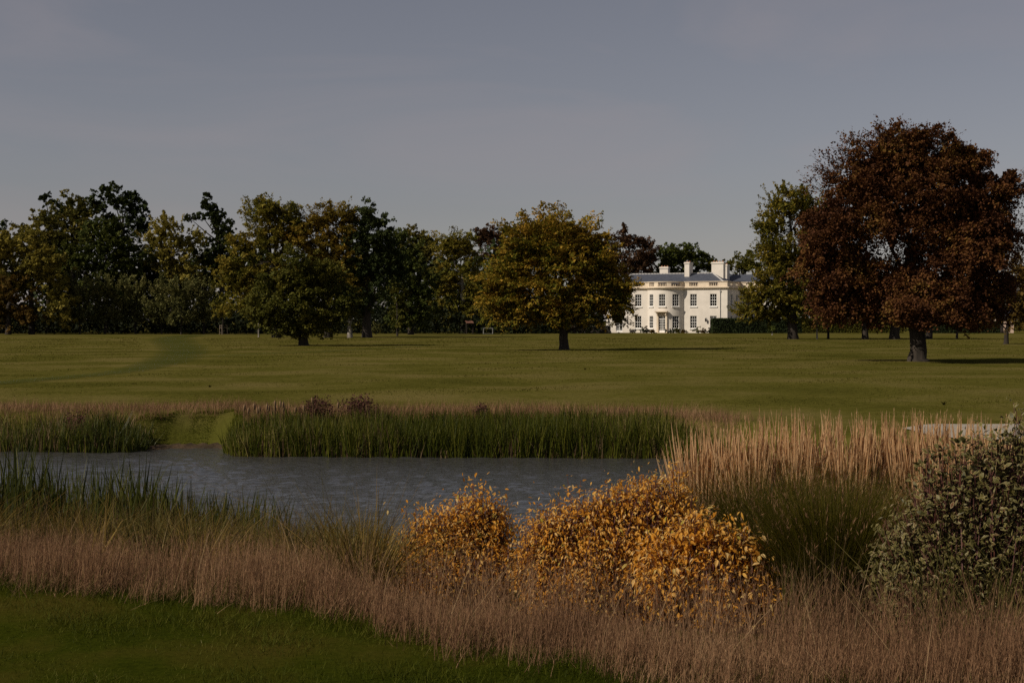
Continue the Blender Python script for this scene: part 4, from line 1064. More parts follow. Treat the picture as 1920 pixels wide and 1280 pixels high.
meadow('pink_meadow_grass', 44000, (-6.5, 4.5), 0.0, lambda x: np.interp(x, [-7, -3, -1, 0, 2, 5], [1.35, 1.3, 1.2, .95, .8, 1.0]), .22, .42, 'pinkgrass', wk=2, seedk=5, wl=.032, ww=.0022)
meadow('low_meadow_grass', 12000, (-6.5, 4.5), -.12, lambda x: .5 + 0 * x, .10, .22, 'pinkgrass', lean=.6, bend=.5, wk=2, seedk=9)
meadow('low_meadow_grass', 9000, (-6.5, 4.5), -.10, lambda x: 1.6 + 0 * x, .12, .26, 'sedgegreen', lean=.4, bend=.5, wk=0, w=.004, seedk=10)

M['stalk'] = leaf_mat('pale_dry_stalk', [(.1, (.20, .13, .065)), (.9, (.40, .28, .15))], 1, .3, .2, .8, .05)
r = np.random.default_rng(15); n = 170
x = r.uniform(-4.6, 3.2, n); y = edge_y(x) + r.uniform(-.1, 1.5, n)
V, Q, _, _ = blades(r, roots(x, y), r.uniform(.3, .55, n), .0028, .45, .12, 0, 3, az=r.choice([.2, 3.0, .5], n) + r.normal(size=n) * .4, taper=4)
b = MB(); b.add(V, Q); tag(b.build('dry_stalks', M['stalk']), kind='stuff')
# sparse wisps standing in front of the dogwoods
r = np.random.default_rng(16); n = 8000
x = r.uniform(-1.1, 2.6, n); y = edge_y(x) + r.uniform(.35, 1.75, n)
k = (r.random(n) < np.clip(.3 + .7 * vnoise(x * 5, y * 3, 5), .04, 1)) & (y < 8.6); x, y = x[k], y[k]
V, Q, _, Vb = blades(r, roots(x, y), r.uniform(.26, .52, len(x)), .0024, .2, .14, .1, 3, taper=3)
b = MB(); b.add(V, Q); V2, Q2 = wisps(r, Vb, 4, .03, .002, .5, .3); b.add(V2, Q2); tag(b.build('wispy_grass', M['pinkgrass']), kind='stuff')

# golden brown sedge on the slope
def slope(nm, n, xr, yr, h0, h1, mat, w, sd, lean=.25, bend=.35, droop=.35, seg=3, clump=None):
    r = np.random.default_rng(sd)
    x = r.uniform(*xr, n); y = yr(x, r.random(n))
    if clump:
        cx, cy = np.round(x / clump) * clump, np.round(y / clump) * clump
        jx = clump * .5 * np.sin(cx * 12.9 + cy * 78.2); jy = clump * .5 * np.sin(cx * 39.3 + cy * 11.1)
        a, b_ = cx + jx, cy + jy
        x = a + (x - cx) * .38; y = b_ + (y - cy) * .38
        az = np.arctan2(y - b_, x - a) + r.normal(size=n) * .6
    else: az = None
    k = (np.abs(x) < y * .36 + 2.5) & ~((x / y > -.088) & (x / y < .19) & (y < 10.9)); x, y = x[k], y[k]; az = None if az is None else az[k]
    hh = (h0 + (h1 - h0) * (.5 + .5 * vnoise(x * 1.1, y * 1.1, sd))) * r.uniform(.65, 1.15, len(x))
    V, Q, _, Vb = blades(r, roots(x, y), hh, w * r.uniform(.6, 1.3, len(x)), lean, bend, droop, seg, az=az)
    b = MB(); b.add(V, Q); return tag(b.build(nm, M[mat]), kind='stuff')
slope('sedge', 15000, (-7.5, -.3), lambda x, u: edge_y(x) + 1.15 + u * (4.4), .52, .80, 'sedge', .008, 31, .35, .5, .5, clump=.62)
slope('sedge', 9000, (-7.5, .8), lambda x, u: edge_y(x) + 1.15 + u * (5.2), .48, .76, 'sedgegreen', .009, 32, .32, .45, .4, clump=.7)
slope('sedge', 8000, (-2.6, 5.5), lambda x, u: edge_y(x) + 1.2 + u * 4.6, .5, .8, 'sedgegreen', .008, 33, .3, .4, .4, clump=.6)
slope('dead_sedge', 3000, (-7.0, 2.0), lambda x, u: edge_y(x) + 1.3 + u * 3.2, .45, .75, 'deadreed', .004, 34, .12, .1, .05, 3)

# reeds at the near water edge, left
r = np.random.default_rng(41); n = 8000
x = r.uniform(-12.5, -2.6, n); y = near_y(x) - 1.6 + 2.0 * r.random(n)
fall = np.interp(x, [-13, -5, -3.8, -3.2, -2.7], [1, 1, .95, .6, .25])
k = r.random(n) < fall; x, y, fall = x[k], y[k], fall[k]
hh = (1.02 + .24 * vnoise(x * 1.5, y * 1.5, 3)) * r.uniform(.55, 1.2, len(x)) * (.72 + .28 * fall)
V, Q, _, _ = blades(r, roots(x, y), hh, 0.03 * r.uniform(.6, 1.25, len(x)), .13, .10, 0, 4, taper=2.2, face=0.0)
b = MB(); b.add(V, Q); tag(b.build('near_reeds', M['reed']), kind='stuff')
slope('low_reeds', 3500, (-12, 1.5), lambda x, u: near_y(x) - 1.9 + 1.6 * u, .35, .62, 'reed', .012, 43, .25, .3, .2)

# reed beds on the far bank
def reedbed(n, x0, x1, depth, h0, h1, mat, w, sd, hf=None, lean=.15, bend=.14, name='reed_bed', front=0.0):
    r = np.random.default_rng(sd)
    x = r.uniform(x0, x1, n); x = np.where(r.random(n) < .5, x, x0 + (x1 - x0) * r.beta(1.25, 1.25, n)); y = far_y(x) + front + depth * r.random(n) ** 1.2
    e = np.clip(np.minimum(x - x0, x1 - x) / 1.1, .2, 1)
    gz = np.maximum(ground_z(x, y), WATER_Z - .1)
    P = np.stack([x, y, gz - .05], -1)
    hh = (h0 + (h1 - h0) * (.5 + .5 * vnoise(x * .9, y * .9, sd) + .5 * vnoise(x * 4, y * 3, sd + 2))) * r.uniform(.55, 1.12, n) * (.6 + .4 * e) - .9 * np.clip(gz - WATER_Z, 0, .7)
    if hf is not None: hh = hh * hf(x)
    V, Q, _, _ = blades(r, P, hh, w * r.uniform(.6, 1.3, n), lean, bend, .05, 2, taper=2.6, face=0.0)
    b = MB(); b.add(V, Q); return tag(b.build(name, M[mat]), kind='stuff')
hl = lambda x: np.interp(x, [-11.4, -10.5, -9.6, -9.0], [.86, .95, 1.08, .95])
reedbed(6500, -22, -8.75, 1.7, .80, 1.00, 'farreed', .022, 51, hl)
reedbed(2600, -22, -8.75, 1.6, .55, .95, 'deadreed', .016, 52)
reedbed(1100, -10.6, -8.7, 1.2, .95, 1.12, 'reed', .03, 53, lean=.18, bend=.2)
reedbed(15000, -6.75, 4.6, 1.7, .92, 1.12, 'farreed', .022, 54)
reedbed(3600, -6.7, 4.6, 1.8, .45, 1.08, 'deadreed', .016, 55)
reedbed(900, -6.9, 5.0, .5, .12, .38, 'deadreed', .02, 56, None, .9, .5, 'reed_litter')
reedbed(2500, 4.4, 14, 1.2, .5, .75, 'farreed', .02, 57)
# pinkish rough grass behind the reeds
r = np.random.default_rng(61); n = 26000
x = r.uniform(-24, 13, n); y = far_y(x) + 1.6 + 3.0 * r.random(n) ** 1.4
k = ~((x > 5.0) & (y < 32.2)); x, y = x[k], y[k]
k = ~((x > -9.2) & (x < -6.5) & (y < far_y(x) + 1.9 + .25 * vnoise(x * 3, x * 0, 8))); x, y = x[k], y[k]
hh = (.42 + .12 * vnoise(x * .8, y * .8, 6)) * r.uniform(.5, 1.15, len(x)) * np.clip(1.15 - (y - far_y(x) - 1.6) / 4.0, .3, 1)
V, Q, _, Vb = blades(r, roots(x, y), hh, .007, .25, .25, .1, 2, taper=3)
b = MB(); b.add(V, Q); tag(b.build('rough_bank_grass', M['pinkgrass']), kind='stuff')
# short tufts across the field
r = np.random.default_rng(62); n = 150000
y = 34.2 + 150 * r.random(n) ** 1.55; x = r.uniform(-.40, .40, n) * y
k = ~((x > 5.0) & (y < 32.2)) & (np.abs(vnoise(x * .02, y * .02, 70)) > -1); x, y = x[k], y[k]
for C_ in PATHS:            # the mown strips stay short
    near_ = np.zeros(len(x), bool)
    for cx, cy, cw in C_[::2]: near_ |= (x - cx) ** 2 + (y - cy) ** 2 < (cw * .42 + .3) ** 2
    x, y = x[~near_], y[~near_]
n = len(x)
a = r.uniform(0, 6.283, n); wd = .016 * (y / 40) ** 1.1 * r.uniform(.6, 1.5, n); ht = (.035 + .02 * vnoise(x * .5, y * .5, 71)) * (y / 40) ** .3 * r.uniform(.5, 1.3, n)
B_ = roots(x, y); sx = np.stack([np.cos(a), np.sin(a), 0 * a], -1) * wd[:, None]
T_ = B_ + np.stack([r.normal(size=n) * .4 * ht, r.normal(size=n) * .4 * ht, ht], -1)
V = np.stack([B_ - sx, B_ + sx, T_], 1).reshape(-1, 3)
M['fieldblade'] = leaf_mat('field_blade', [(.1, (.062, .060, .007)), (.45, (.098, .090, .014)), (.75, (.145, .124, .028)), (.97, (.24, .19, .07))], .12, .42, .5, .8, .0)
b = MB(); b.add(V, np.arange(3 * n).reshape(-1, 3)); tag(b.build('field_grass', M['fieldblade']), kind='stuff')
# turf in the gap between the reed beds
M['gapblade'] = leaf_mat('fresh_turf_blade', [(.1, (.040, .052, .003)), (.6, (.075, .088, .005)), (.95, (.12, .115, .010))], .9, .4, .3, .8, .05)
r = np.random.default_rng(63); n = 12000
x = r.uniform(-9.4, -5.9, n); y = far_y(x) + .75 + (1.5 + .3 * vnoise(x * 3, x * 0, 8)) * r.random(n)
V, Q, _, _ = blades(r, roots(x, y), r.uniform(.03, .08, n), .014, .5, .5, 0, 1, taper=1)
b = MB(); b.add(V, Q); tag(b.build('bank_turf', M['gapblade']), kind='stuff')

# bulrushes with pale heads at the left end of the main reed bed
pro = None
for i, (px, py) in enumerate([(457, 762), (476, 760), (483, 768), (487, 765), (500, 761), (503, 764), (515, 755), (516, 762), (526, 755), (530, 757), (531, 764), (554, 767), (570, 763), (586, 749), (633, 758), (465, 768)]):
    d = 33.0 + .25 * (i % 4); x = px2x(px, d); zt = py2z(py - 4, d)
    z0 = float(ground_z(x, d)); h_ = zt - z0
    lb = ['bulrush at the left end of the main reed bed, apart from the others', 'pale headed bulrush second from the left end', 'short bulrush third from the left end', 'bulrush leaning beside the third from the left', 'bulrush in the left cluster, fifth along', 'bulrush touching the fifth one along',
          'tallest bulrush of the cluster left of the red flower heads', 'bulrush just under the tallest one', 'bulrush right of the tallest one, left of a close pair', 'bulrush of the close pair, upper', 'bulrush of the close pair, lower', 'bulrush standing alone left of the red flower heads',
          'bulrush at the left edge of the red flower heads', 'thin bulrush rising above the red flower heads', 'pale bulrush in the gap between the two red flower patches', 'low bulrush near the left end of the bed'][i]
    e = empty('bulrush', (x, d, z0), 0, lb, 'bulrush', 'bulrushes with seed heads')
    if pro is None:
        q = MB(); q.tube([(0, 0, -.1), (0, 0, 1)], [.012, .008], 5); st_me = q.mesh('stem', M['deadreed'])
        q = MB(); q.tube([(0, 0, 0), (0, 0, .015), (0, 0, .07), (0, 0, .13), (0, 0, .15), (0, 0, .2)], [.006, .022, .03, .026, .008, .003], 7); sh_me = q.mesh('seed_head', M['seedhead'], True)
        pro = True
    s_ = bpy.data.objects.new('stem', st_me); COL.objects.link(s_); s_.parent = e; s_.scale = (1, 1, h_ - .1)
    s_ = bpy.data.objects.new('seed_head', sh_me); COL.objects.link(s_); s_.parent = e; s_.location = (0, 0, h_ - .15); s_.rotation_euler = (.1 * math.sin(i * 3), .12 * math.cos(i * 5), 0)
# red brown flowering plants among the reeds
for i, (px, py, wd, ht, lb) in enumerate([(595, 752, 34, 30, 'dull red seeding plants at the left of the reed bed top'), (672, 748, 40, 36, 'tallest dark red seeding clump behind the reed bed'), (905, 765, 14, 14, 'small dark red seeding clump above the middle of the reed bed'), (138, 770, 12, 10, 'faint red seeding clump behind the left reed bed')]):
    d = 33.9; x = px2x(px, d); z0 = float(ground_z(x, d)); zt = py2z(py - 6, d)
    e = empty('seeding_plant', (x, d, z0), 0, lb, 'plant', 'red seeding plants behind the reeds')
    r = np.random.default_rng(90 + i); k = d / F; m_ = int(wd * 3.2)
    P = np.stack([r.normal(size=m_) * wd * k * .42, r.uniform(-.25, .25, m_), np.zeros(m_)], -1)
    hh = (zt - z0) * r.uniform(.55, 1.0, m_) * (1 - .22 * (P[:, 0] / (wd * k)) ** 2)
    V, Q, tips, _ = blades(r, P, hh, .012, .09, .08, 0, 3, taper=3); b = MB(); b.add(V, Q); b.build('stems', M['deadreed'], e)
    m2 = m_ * 9; T = np.repeat(tips, 9, 0) + r.normal(size=(m2, 3)) * (.035, .035, .07) - (0, 0, .05)
    ld = unit(r.normal(size=(m2, 3)) + (0, 0, .6)); sd = unit(np.cross(ld, r.normal(size=(m2, 3)))); ln = .05 * r.uniform(.6, 1.4, m2)[:, None]
    V = np.stack([T - ld * ln * .5, T + sd * ln * .3, T + ld * ln * .5, T - sd * ln * .3], 1).reshape(-1, 3)
    b = MB(); b.add(V, np.arange(len(V)).reshape(-1, 4)); b.build('flower_heads', M['redflower'], e)['kind'] = 'stuff'

def plume_spindles(r, Vb, width):
    n = Vb.shape[0]; C_ = Vb.mean(2)
    a, tp = C_[:, -2], C_[:, -1]
    a = a * .85 + C_[:, -3] * .15; tp = tp + (tp - a) * .06
    Vs, Qs = [], []
    w_ = width * r.uniform(.6, 1.2, n)
    for k in range(2):
        ph = r.uniform(0, 6.283, n) if k == 0 else ph + 1.57
        s = np.stack([np.cos(ph), np.sin(ph), 0 * ph], -1)
        V = np.zeros((n, 4, 2, 3))
        for i, (t, ww) in enumerate(((0, .15), (.22, .95), (.6, .8), (1, .06))):
            c = a + (tp - a) * t
            V[:, i, 0] = c - s * (w_ * ww * .5)[:, None]; V[:, i, 1] = c + s * (w_ * ww * .5)[:, None]
        Vs.append(V.reshape(-1, 3)); Qs.append((np.arange(n)[:, None, None] * 8 + np.array([(2 * i, 2 * i + 1, 2 * i + 3, 2 * i + 2) for i in range(3)])[None]).reshape(-1, 4) + k * n * 8)
    return np.concatenate(Vs), np.concatenate(Qs)

for i, (px, py, hh_, lb) in enumerate([(1097, 693, .13, 'dark weed tuft in the field below the golden tree'), (1770, 756, .13, 'dark weed tuft in the grass above the gravel path'), (393, 724, .09, 'small weed tuft in the field right of the mown path')]):
    d = dist(py); x = px2x(px, d); e = empty('field_weed', (x, d, float(ground_z(x, d))), 0, lb, 'weed', 'weeds in the field'); r = np.random.default_rng(300 + i)
    V, Q, tips, _ = blades(r, np.zeros((26, 3)), hh_ * r.uniform(.5, 1.1, 26), .05, .5, .4, .2, 3, taper=2); b = MB(); b.add(V, Q); b.build('leaves', M['weed'], e)

# feather reed grass: clumps of stiff buff plumes -------------------------------------------------
FG = 'clumps of buff feather reed grass'
fl_lab = ['first clump at the left end, leaning out over the water', 'second clump from the water, tall and straight', 'third clump from the water, with crossing stems', 'clump above the left half of the green mound grass', 'clump above the middle of the green mound grass', 'clump above the right half of the green mound grass',
          'clump left of the dark gap where water shows', 'pale clump in front of the gravel path, left end', 'clump in front of the gravel path, middle', 'thin clump in front of the gravel path, near the variegated shrub', 'clump half hidden behind the variegated shrub', 'last clump behind the top of the variegated shrub']
for i, (px, top, wd, dd) in enumerate([(1312, 803, 26, 13.2), (1352, 797, 26, 13.4), (1402, 797, 30, 13.0), (1450, 784, 26, 13.3), (1498, 784, 26, 13.1), (1540, 786, 28, 13.5), (1592, 789, 30, 13.2), (1645, 791, 32, 13.4), (1695, 788, 32, 13.3), (1742, 786, 32, 13.2), (1790, 790, 32, 13.1), (1850, 794, 30, 13.3)]):
    x = px2x(px, dd); z0 = float(ground_z(x, dd)); r = np.random.default_rng(120 + i); k = dd / F
    e = empty('feather_reed_grass', (x, dd, z0), 0, 'buff feather reed grass, ' + fl_lab[i], 'ornamental grass', FG)
    m_ = 230 if i < 6 else 330
    P = np.stack([r.normal(size=m_) * wd * k * .30, r.normal(size=m_) * .10, np.full(m_, -.03)], -1)
    hm = py2z(top, dd) - z0
    hh = hm * np.where(r.random(m_) < .14, r.uniform(.93, 1.07, m_), r.uniform(.62, .92, m_))
    az = np.where(P[:, 0] > 0, 0, math.pi) + r.normal(size=m_) * .9
    V, Q, tips, Vb = blades(r, P, hh, .005, .075 if i else .13, .035, 0, 4, az=az, taper=6)
    b = MB(); b.add(V, Q); b.build('stems', M['plume'], e)
    V, Q = plume_spindles(r, Vb, .019); b = MB(); b.add(V, Q)
    V, Q = wisps(r, Vb, 10, .05, .004, .72, .12); b.add(V, Q); b.build('plumes', M['plume'], e)
    m_ = 160; P = np.stack([r.normal(size=m_) * wd * k * .35, r.normal(size=m_) * .12, np.full(m_, -.03)], -1)
    V, Q, _, _ = blades(r, P, hm * r.uniform(.3, .6, m_), .006, .2, .3, .2, 3); b = MB(); b.add(V, Q); b.build('leaves', M['sedge'], e)

# maiden grass mounds: fine arching blades --------------------------------------------------------
def mound(label, px, dd, h, spread, n, sd, tipf=.12):
    x = px2x(px, dd); z0 = float(ground_z(x, dd)); r = np.random.default_rng(sd)
    e = empty('maiden_grass', (x, dd, z0), 0, label, 'ornamental grass', 'green maiden grass mounds')
    rad = spread * .22 * np.sqrt(r.random(n)); a = r.uniform(0, 6.283, n)
    P = np.stack([rad * np.cos(a), rad * np.sin(a), np.full(n, -.03)], -1)
    az = a + r.normal(size=n) * .5
    hh = h * r.uniform(.55, 1.05, n)
    V, Q, tips, Vb = blades(r, P, hh, .0075 * r.uniform(.6, 1.2, n), .36 * spread, .42 * spread, .28, 4, az=az)
    b = MB(); b.add(V, Q); b.build('blades', M['misc'], e)
    pick = r.random(n) < tipf
    V, Q = wisps(r, Vb[pick], 12, .04, .004, .72, .35); b = MB(); b.add(V, Q); b.build('flower_sprays', M['pinkgrass'], e)
    return e
mound('green maiden grass mound behind, arching left toward the water below the buff plumes', 1445, 10.6, 1.30, .80, 7500, 71, .07)
mound('green maiden grass mound behind and right, left of the variegated shrub', 1590, 10.9, 1.28, .72, 6000, 72, .06)
mound('nearest green maiden grass tuft between the orange shrub and the variegated shrub', 1560, 8.8, 1.12, .58, 6000, 73, .03)
mound('low green maiden grass at the foot of the variegated shrub', 1625, 9.4, .95, .6, 2600, 74, .06)

# shrubs with leaves that can be told apart ------------------------------------------------------
def leaf_shape(kind):
    """one leaf 1 long in +x, folded along its midrib; returns V, faces, material index"""
    if kind == 'dogwood':
        V = [(0, 0, 0), (.35, 0, -.02), (.72, 0, -.05), (1, 0, -.16), (.24, .19, .05), (.6, .2, .03), (.24, -.19, .05), (.6, -.2, .03)]
        Fq = [(0, 4, 1), (0, 1, 6), (2, 5, 3), (2, 3, 7)], [(1, 4, 5, 2), (1, 2, 7, 6)]
        return V, Fq, ([0] * 4, [0] * 2)
    V, A_, B_ = [], [], []
    xs_ = (0, .18, .45, .75, 1.0); hw = (0.0, .17, .25, .17, 0.0)
    inn = (.05, .20, .455, .73, .93); ih = (0.0, .125, .205, .125, 0.0)
    z = lambda x_, y_: abs(y_) * .22 - .14 * x_ * x_
    for xx, hh_ in zip(xs_, hw):
        V += [(xx, hh_, z(xx, hh_)), (xx, -hh_, z(xx, hh_))]
    for xx, hh_ in zip(inn, ih):
        V += [(xx, hh_, z(xx, hh_)), (xx, -hh_, z(xx, hh_))]
    T, Qd, tm, qm = [], [], [], []
    for i in range(4):
        for s_ in (0, 1):
            o0, o1, i0, i1 = 2 * i + s_, 2 * i + 2 + s_, 10 + 2 * i + s_, 12 + 2 * i + s_
            Qd.append((o0, o1, i1, i0) if s_ else (o0, i0, i1, o1)); qm.append(1)
    for i in range(4):
        Qd.append((10 + 2 * i, 11 + 2 * i, 13 + 2 * i, 12 + 2 * i)); qm.append(0)
    return V, (T, Qd), (tm, qm)
def leaf_frames(rng, P, outw, droop, jit):
    n = len(P)
    d = unit(outw + np.array([0, 0, -droop]) + rng.normal(size=(n, 3)) * jit)
    up = unit(np.array([0, 0, .6]) + rng.normal(size=(n, 3)) * .5 + outw * .5 + np.array(to_sun) * 1.1)   # blades turn to the light
    s = unit(np.cross(up, d)); u = np.cross(d, s)
    return d, s, u
def shrub(name, label, cat, px, dd, lobes, n_leaf, size, kind, mats, stem_mat, sd, group=None, droop=1.0, jit=.8, shoots=(), seedlabel=None):
    """lobes in photo pixels; 300 leaves that show largest are objects, the rest one part"""
    rng = np.random.default_rng(sd)
    x0 = px2x(px, dd); z0 = float(ground_z(x0, dd)); k = dd / F
    root = empty(name, (x0, dd, z0), 0, label, cat, group)
    Lw = [(np.array([px2x(l[0], dd) - x0, (l[4] if len(l) > 4 else 0.0), py2z(l[1], dd) - z0]), np.array([l[2] * k, l[2] * k * .75, l[3] * k])) for l in lobes]
    area = np.array([l[2] * l[3] for l in lobes], float); area /= area.sum()
    # twigs first: from the crown of the roots to points on the lobes; leaves sit along the twigs
    nt_ = max(30, n_leaf // 14)
    pk = rng.choice(len(Lw), nt_, p=area)
    u = unit(rng.normal(size=(nt_, 3)) + (0, -.35, .35))
    C_ = np.array([l[0] for l in Lw])[pk]; R_ = np.array([l[1] for l in Lw])[pk]
    tip = C_ + u * R_ * (1 - .5 * rng.random(nt_)[:, None] ** 1.8)
    tip[:, 2] = np.maximum(tip[:, 2], .08)
    st = MB()
    base = np.stack([C_[:, 0] * .35 + rng.normal(size=nt_) * .05, C_[:, 1] * .3 + rng.normal(size=nt_) * .05, np.full(nt_, -.05)], -1)
    mid = base * .35 + tip * .65 + np.stack([rng.normal(size=nt_) * .05, rng.normal(size=nt_) * .05, -.02 * np.ones(nt_)], -1)
    for sx_, sy_, h_ in shoots:
        e = np.array([px2x(sx_, dd) - x0, -.05, py2z(sy_, dd) - z0])
        for q in range(h_):
            jt = rng.normal(size=3) * (.03, .04, .03)
            tip = np.vstack([tip, e + jt]); mid = np.vstack([mid, e + jt * .5 - (0, 0, .22)]); base = np.vstack([base, [e[0] * .6, 0, -.05]])
    for q in range(len(tip)):
        st.tube([base[q], mid[q], tip[q]], [.005, .004, .0015], 3)
    st.build('twigs', stem_mat, root)
    nn = len(tip); per = int(n_leaf / nn) + 1
    t = rng.random((nn, per)) ** .7
    P = mid[:, None] * (1 - t)[..., None] + tip[:, None] * t[..., None]
    P = (P + rng.normal(size=P.shape) * .045).reshape(-1, 3)
    axis = unit(np.repeat(tip - mid, per, 0))
    rad = unit(rng.normal(size=P.shape)); outw = unit(rad * .9 + axis * .55)
    keep = P[:, 2] > .05
    P, outw = P[keep], outw[keep]
    d, s, u_ = leaf_frames(rng, P, outw, droop, jit * .5)
    sz = size * rng.uniform(.55, 1.15, len(P))
    V0, (T, Qd), (tm, qm) = leaf_shape(kind); V0 = np.array(V0)
    # what shows largest from the lawn side: near the front surface, wide, and facing the lawn
    front = -P[:, 1] + .55 * P[:, 2] + .25 * np.abs(u_[:, 1]) * sz / size
    cell = np.round(P[:, 0] / (size * 1.3)) * 1000 + np.round(P[:, 2] / (size * 1.3))
    order = np.argsort(-front); seen = {}; chosen = []
    for i in order:
        c_ = cell[i]
        if seen.get(c_, 0) < 2: seen[c_] = seen.get(c_, 0) + 1; chosen.append(i)
        if len(chosen) >= 300: break
    ch = np.zeros(len(P), bool); ch[chosen] = True
    rest = np.where(~ch)[0]
    if kind == 'dogwood':
        V0 = np.array([(0, 0, 0), (.45, 0, -.04), (1, 0, -.14), (.42, .21, .05), (.42, -.21, .05)])
        T, tm = [(0, 3, 1), (3, 2, 1), (0, 1, 4), (1, 2, 4)], [0] * 4
        Qd, qm = [], []
    if kind == 'variegated':      # the joined leaves are a little simpler than the single ones
        V0 = np.array([(0, 0, 0), (1, 0, -.14), (.42, .21, .04), (.42, -.21, .04), (.45, .14, .015), (.45, -.14, .015)])
        T, tm = [(0, 4, 2), (2, 4, 1), (0, 3, 5), (3, 1, 5)], [1] * 4
        Qd, qm = [(0, 5, 1, 4)], [0]
    W_ = P[rest][:, None] + sz[rest][:, None, None] * (V0[None, :, 0:1] * d[rest][:, None] + V0[None, :, 1:2] * s[rest][:, None] + V0[None, :, 2:3] * u_[rest][:, None])
    nv = len(V0); b = MB(); off = (np.arange(len(rest)) * nv)[:, None, None]
    first = True
    for fl, ml in ((T, tm), (Qd, qm)):
        if not fl: continue
        for mi in sorted(set(ml)):
            f_ = np.array([q for q, m__ in zip(fl, ml) if m__ == mi])
            if first: b.add(W_.reshape(-1, 3), (f_[None] + off).reshape(-1, f_.shape[1]), mi); first = False
            else:
                b.loops.append((f_[None] + off).astype(np.int32).ravel()); m_ = len(f_) * len(rest)
                b.tot.append(np.full(m_, f_.shape[1], np.int32)); b.mi.append(np.full(m_, mi, np.int32))
    o = b.build('foliage', mats, root); o['kind'] = 'stuff'
    V0, (T, Qd), (tm, qm) = leaf_shape(kind); V0 = np.array(V0)
    vs = []
    for v in range(3):       # three alike leaf meshes, shared by the single leaves
        q = MB(); W2 = V0 * (1, 1 + .12 * (v - 1), 1 + .6 * (v - 1)); first = True
        for fl, ml in ((T, tm), (Qd, qm)):
            for mi in sorted(set(ml)):
                f_ = np.array([z_ for z_, m__ in zip(fl, ml) if m__ == mi], np.int32)
                if first: q.add(W2, f_, mi); first = False
                else: q.loops.append(f_.ravel()); q.tot.append(np.full(len(f_), f_.shape[1], np.int32)); q.mi.append(np.full(len(f_), mi, np.int32))
        vs.append(q.mesh('leaf', mats))
    from mathutils import Matrix
    for j, i in enumerate(chosen):
        o = bpy.data.objects.new('leaf', vs[j % 3]); COL.objects.link(o); o.parent = root
        o.matrix_local = Matrix(((d[i, 0] * sz[i], s[i, 0] * sz[i], u_[i, 0] * sz[i], P[i, 0]), (d[i, 1] * sz[i], s[i, 1] * sz[i], u_[i, 1] * sz[i], P[i, 1]),
                                 (d[i, 2] * sz[i], s[i, 2] * sz[i], u_[i, 2] * sz[i], P[i, 2]), (0, 0, 0, 1)))
    return root
def obj_leaf_mat(name, cols, trans, rough, spec=.3):
    """tint from each leaf: island for joined leaves, object for single ones"""
    m, t, out = new_mat(name)
    g = t.nodes.new("ShaderNodeNewGeometry"); oi = t.nodes.new("ShaderNodeObjectInfo")
    f = math_node(t, 'FRACT', math_node(t, 'ADD', g.outputs['Random Per Island'], oi.outputs['Random']))
    r = ramp(t, cols); t.links.new(f, r.inputs[0])
    p = t.nodes.new("ShaderNodeBsdfPrincipled"); p.inputs['Roughness'].default_value = rough; p.inputs['Specular IOR Level'].default_value = spec
    t.links.new(r.outputs[0], p.inputs['Base Color'])
    tr = t.nodes.new("ShaderNodeBsdfTranslucent"); t.links.new(r.outputs[0], tr.inputs[0])
    mx = t.nodes.new("ShaderNodeMixShader"); mx.inputs[0].default_value = trans
    t.links.new(p.outputs[0], mx.inputs[1]); t.links.new(tr.outputs[0], mx.inputs[2]); t.links.new(mx.outputs[0], out.inputs[0])
    return m
M['dogleaf'] = obj_leaf_mat('orange_dogwood_leaf', [(0, (.36, .15, .02)), (.18, (.58, .26, .025)), (.5, (.70, .35, .05)), (.75, (.76, .45, .11)), (.9, (.78, .55, .25)), (1, (.40, .33, .04))], .5, .55, .1)
M['varleaf'] = obj_leaf_mat('grey_green_leaf_middle', [(0, (.042, .040, .007)), (.5, (.088, .078, .018)), (.9, (.145, .122, .033)), (1, (.12, .05, .02))], .2, .5, .25)
M['varedge'] = obj_leaf_mat('cream_leaf_margin', [(0, (.14, .115, .038)), (.6, (.235, .19, .08)), (1, (.37, .31, .16))], .25, .5, .2)
DG = 'orange leaved dogwood shrubs'
shrub('dogwood', 'orange leaved dogwood, the smaller dome on the left with water behind it', 'shrub', 855, 9.5,
      [(892, 955, 48, 34), (845, 985, 66, 40), (930, 985, 34, 40), (800, 1020, 52, 44), (870, 1050, 90, 60), (785, 1070, 50, 44), (925, 1060, 46, 60), (830, 1100, 80, 40)], 21000, .035, 'dogwood', M['dogleaf'], M['twig'], 201, DG, shoots=[(895, 912, 8), (780, 962, 5), (935, 950, 6), (860, 930, 6), (820, 955, 6), (912, 925, 5), (950, 975, 5), (762, 1000, 5), (745, 1040, 4)])
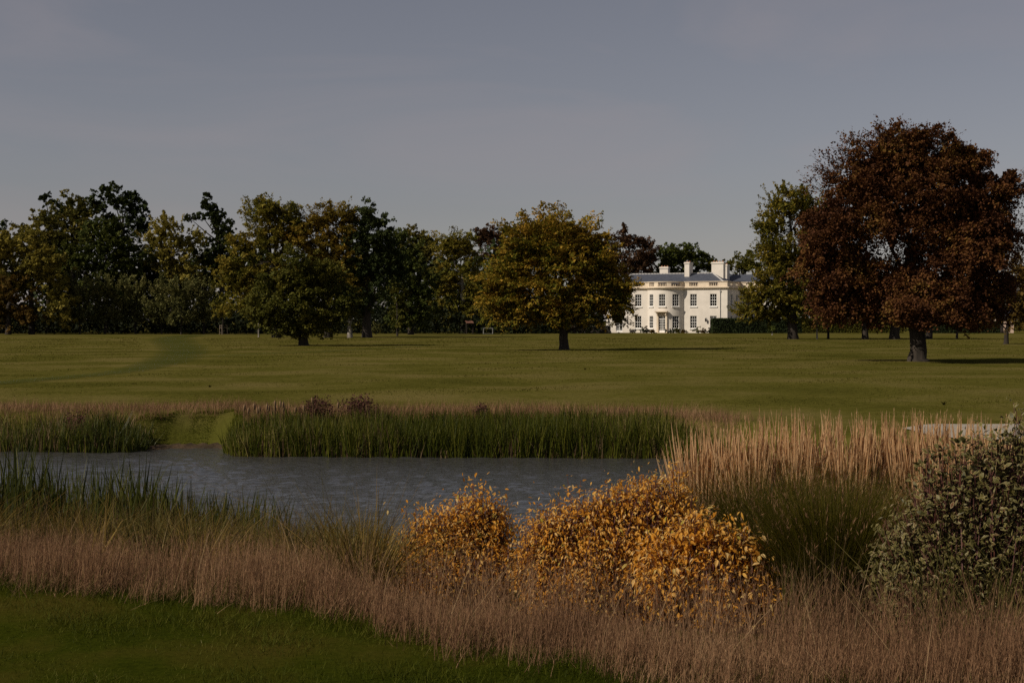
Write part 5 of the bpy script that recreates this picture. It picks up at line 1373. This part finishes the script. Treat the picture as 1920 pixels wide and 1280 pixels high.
shrub('dogwood', 'orange leaved dogwood, the tallest and widest one in the middle', 'shrub', 1130, 9.3,
      [(1220, 930, 66, 44), (1155, 950, 56, 42), (1090, 970, 50, 40), (1270, 965, 46, 50), (1030, 1010, 54, 50), (1150, 1020, 110, 60), (1010, 1070, 54, 54), (1100, 1090, 110, 60), (1230, 1060, 80, 60), (1040, 1120, 80, 40), (1180, 1130, 90, 40)], 39000, .035, 'dogwood', M['dogleaf'], M['twig'], 202, DG,
      shoots=[(1268, 880, 9), (1195, 898, 7), (1225, 895, 7), (1165, 905, 5), (1080, 908, 6), (1012, 950, 5), (1245, 892, 6), (1130, 925, 6), (1052, 940, 6), (1030, 955, 5), (990, 985, 5), (1105, 935, 5), (1210, 905, 5), (1285, 920, 7), (975, 1020, 5)])
shrub('dogwood', 'orange leaved dogwood, the low one spreading right below the green grass mounds', 'shrub', 1350, 8.9,
      [(1330, 1010, 60, 44), (1380, 1040, 54, 44), (1310, 1070, 66, 50), (1390, 1100, 56, 40), (1340, 1130, 90, 40), (1290, 1000, 50, 50), (1250, 1080, 70, 60), (1420, 1070, 34, 40), (1420, 1120, 40, 30), (1230, 1040, 50, 50)], 12000, .047, 'dogwood', M['dogleaf'], M['twig'], 203, DG, shoots=[(1330, 965, 5), (1390, 990, 5), (1360, 985, 5), (1415, 1010, 5), (1440, 1060, 4), (1300, 960, 4), (1448, 1100, 4)])
shrub('variegated_dogwood', 'big shrub with cream edged grey green leaves at the right edge', 'shrub', 1830, 8.0,
      [(1840, 885, 76, 40), (1930, 880, 66, 60), (1770, 930, 80, 50), (1880, 960, 110, 80), (1720, 1000, 76, 60), (1800, 1060, 120, 80), (1930, 1060, 90, 100), (1690, 1080, 60, 60), (1740, 1140, 80, 50), (1880, 1150, 110, 50), (2010, 950, 90, 120), (2000, 1100, 90, 90)],
      26000, .046, 'variegated', [M['varleaf'], M['varedge']], M['twig'], 204, None, droop=.25, jit=.9, shoots=[(1905, 775, 9), (1740, 848, 7), (1795, 832, 7), (1850, 838, 7), (1830, 822, 6), (1870, 830, 6), (1765, 840, 5), (1885, 800, 8)])

# grass that stands in front of the shrubs
meadow('pink_meadow_grass', 7000, (-1.3, 4.2), -.15, lambda x: .75 + 0 * x, .18, .34, 'pinkgrass', wk=3, seedk=14, lean=.3)
print('objects', len(bpy.data.objects), 'polys', sum(len(m_.polygons) for m_ in bpy.data.meshes))
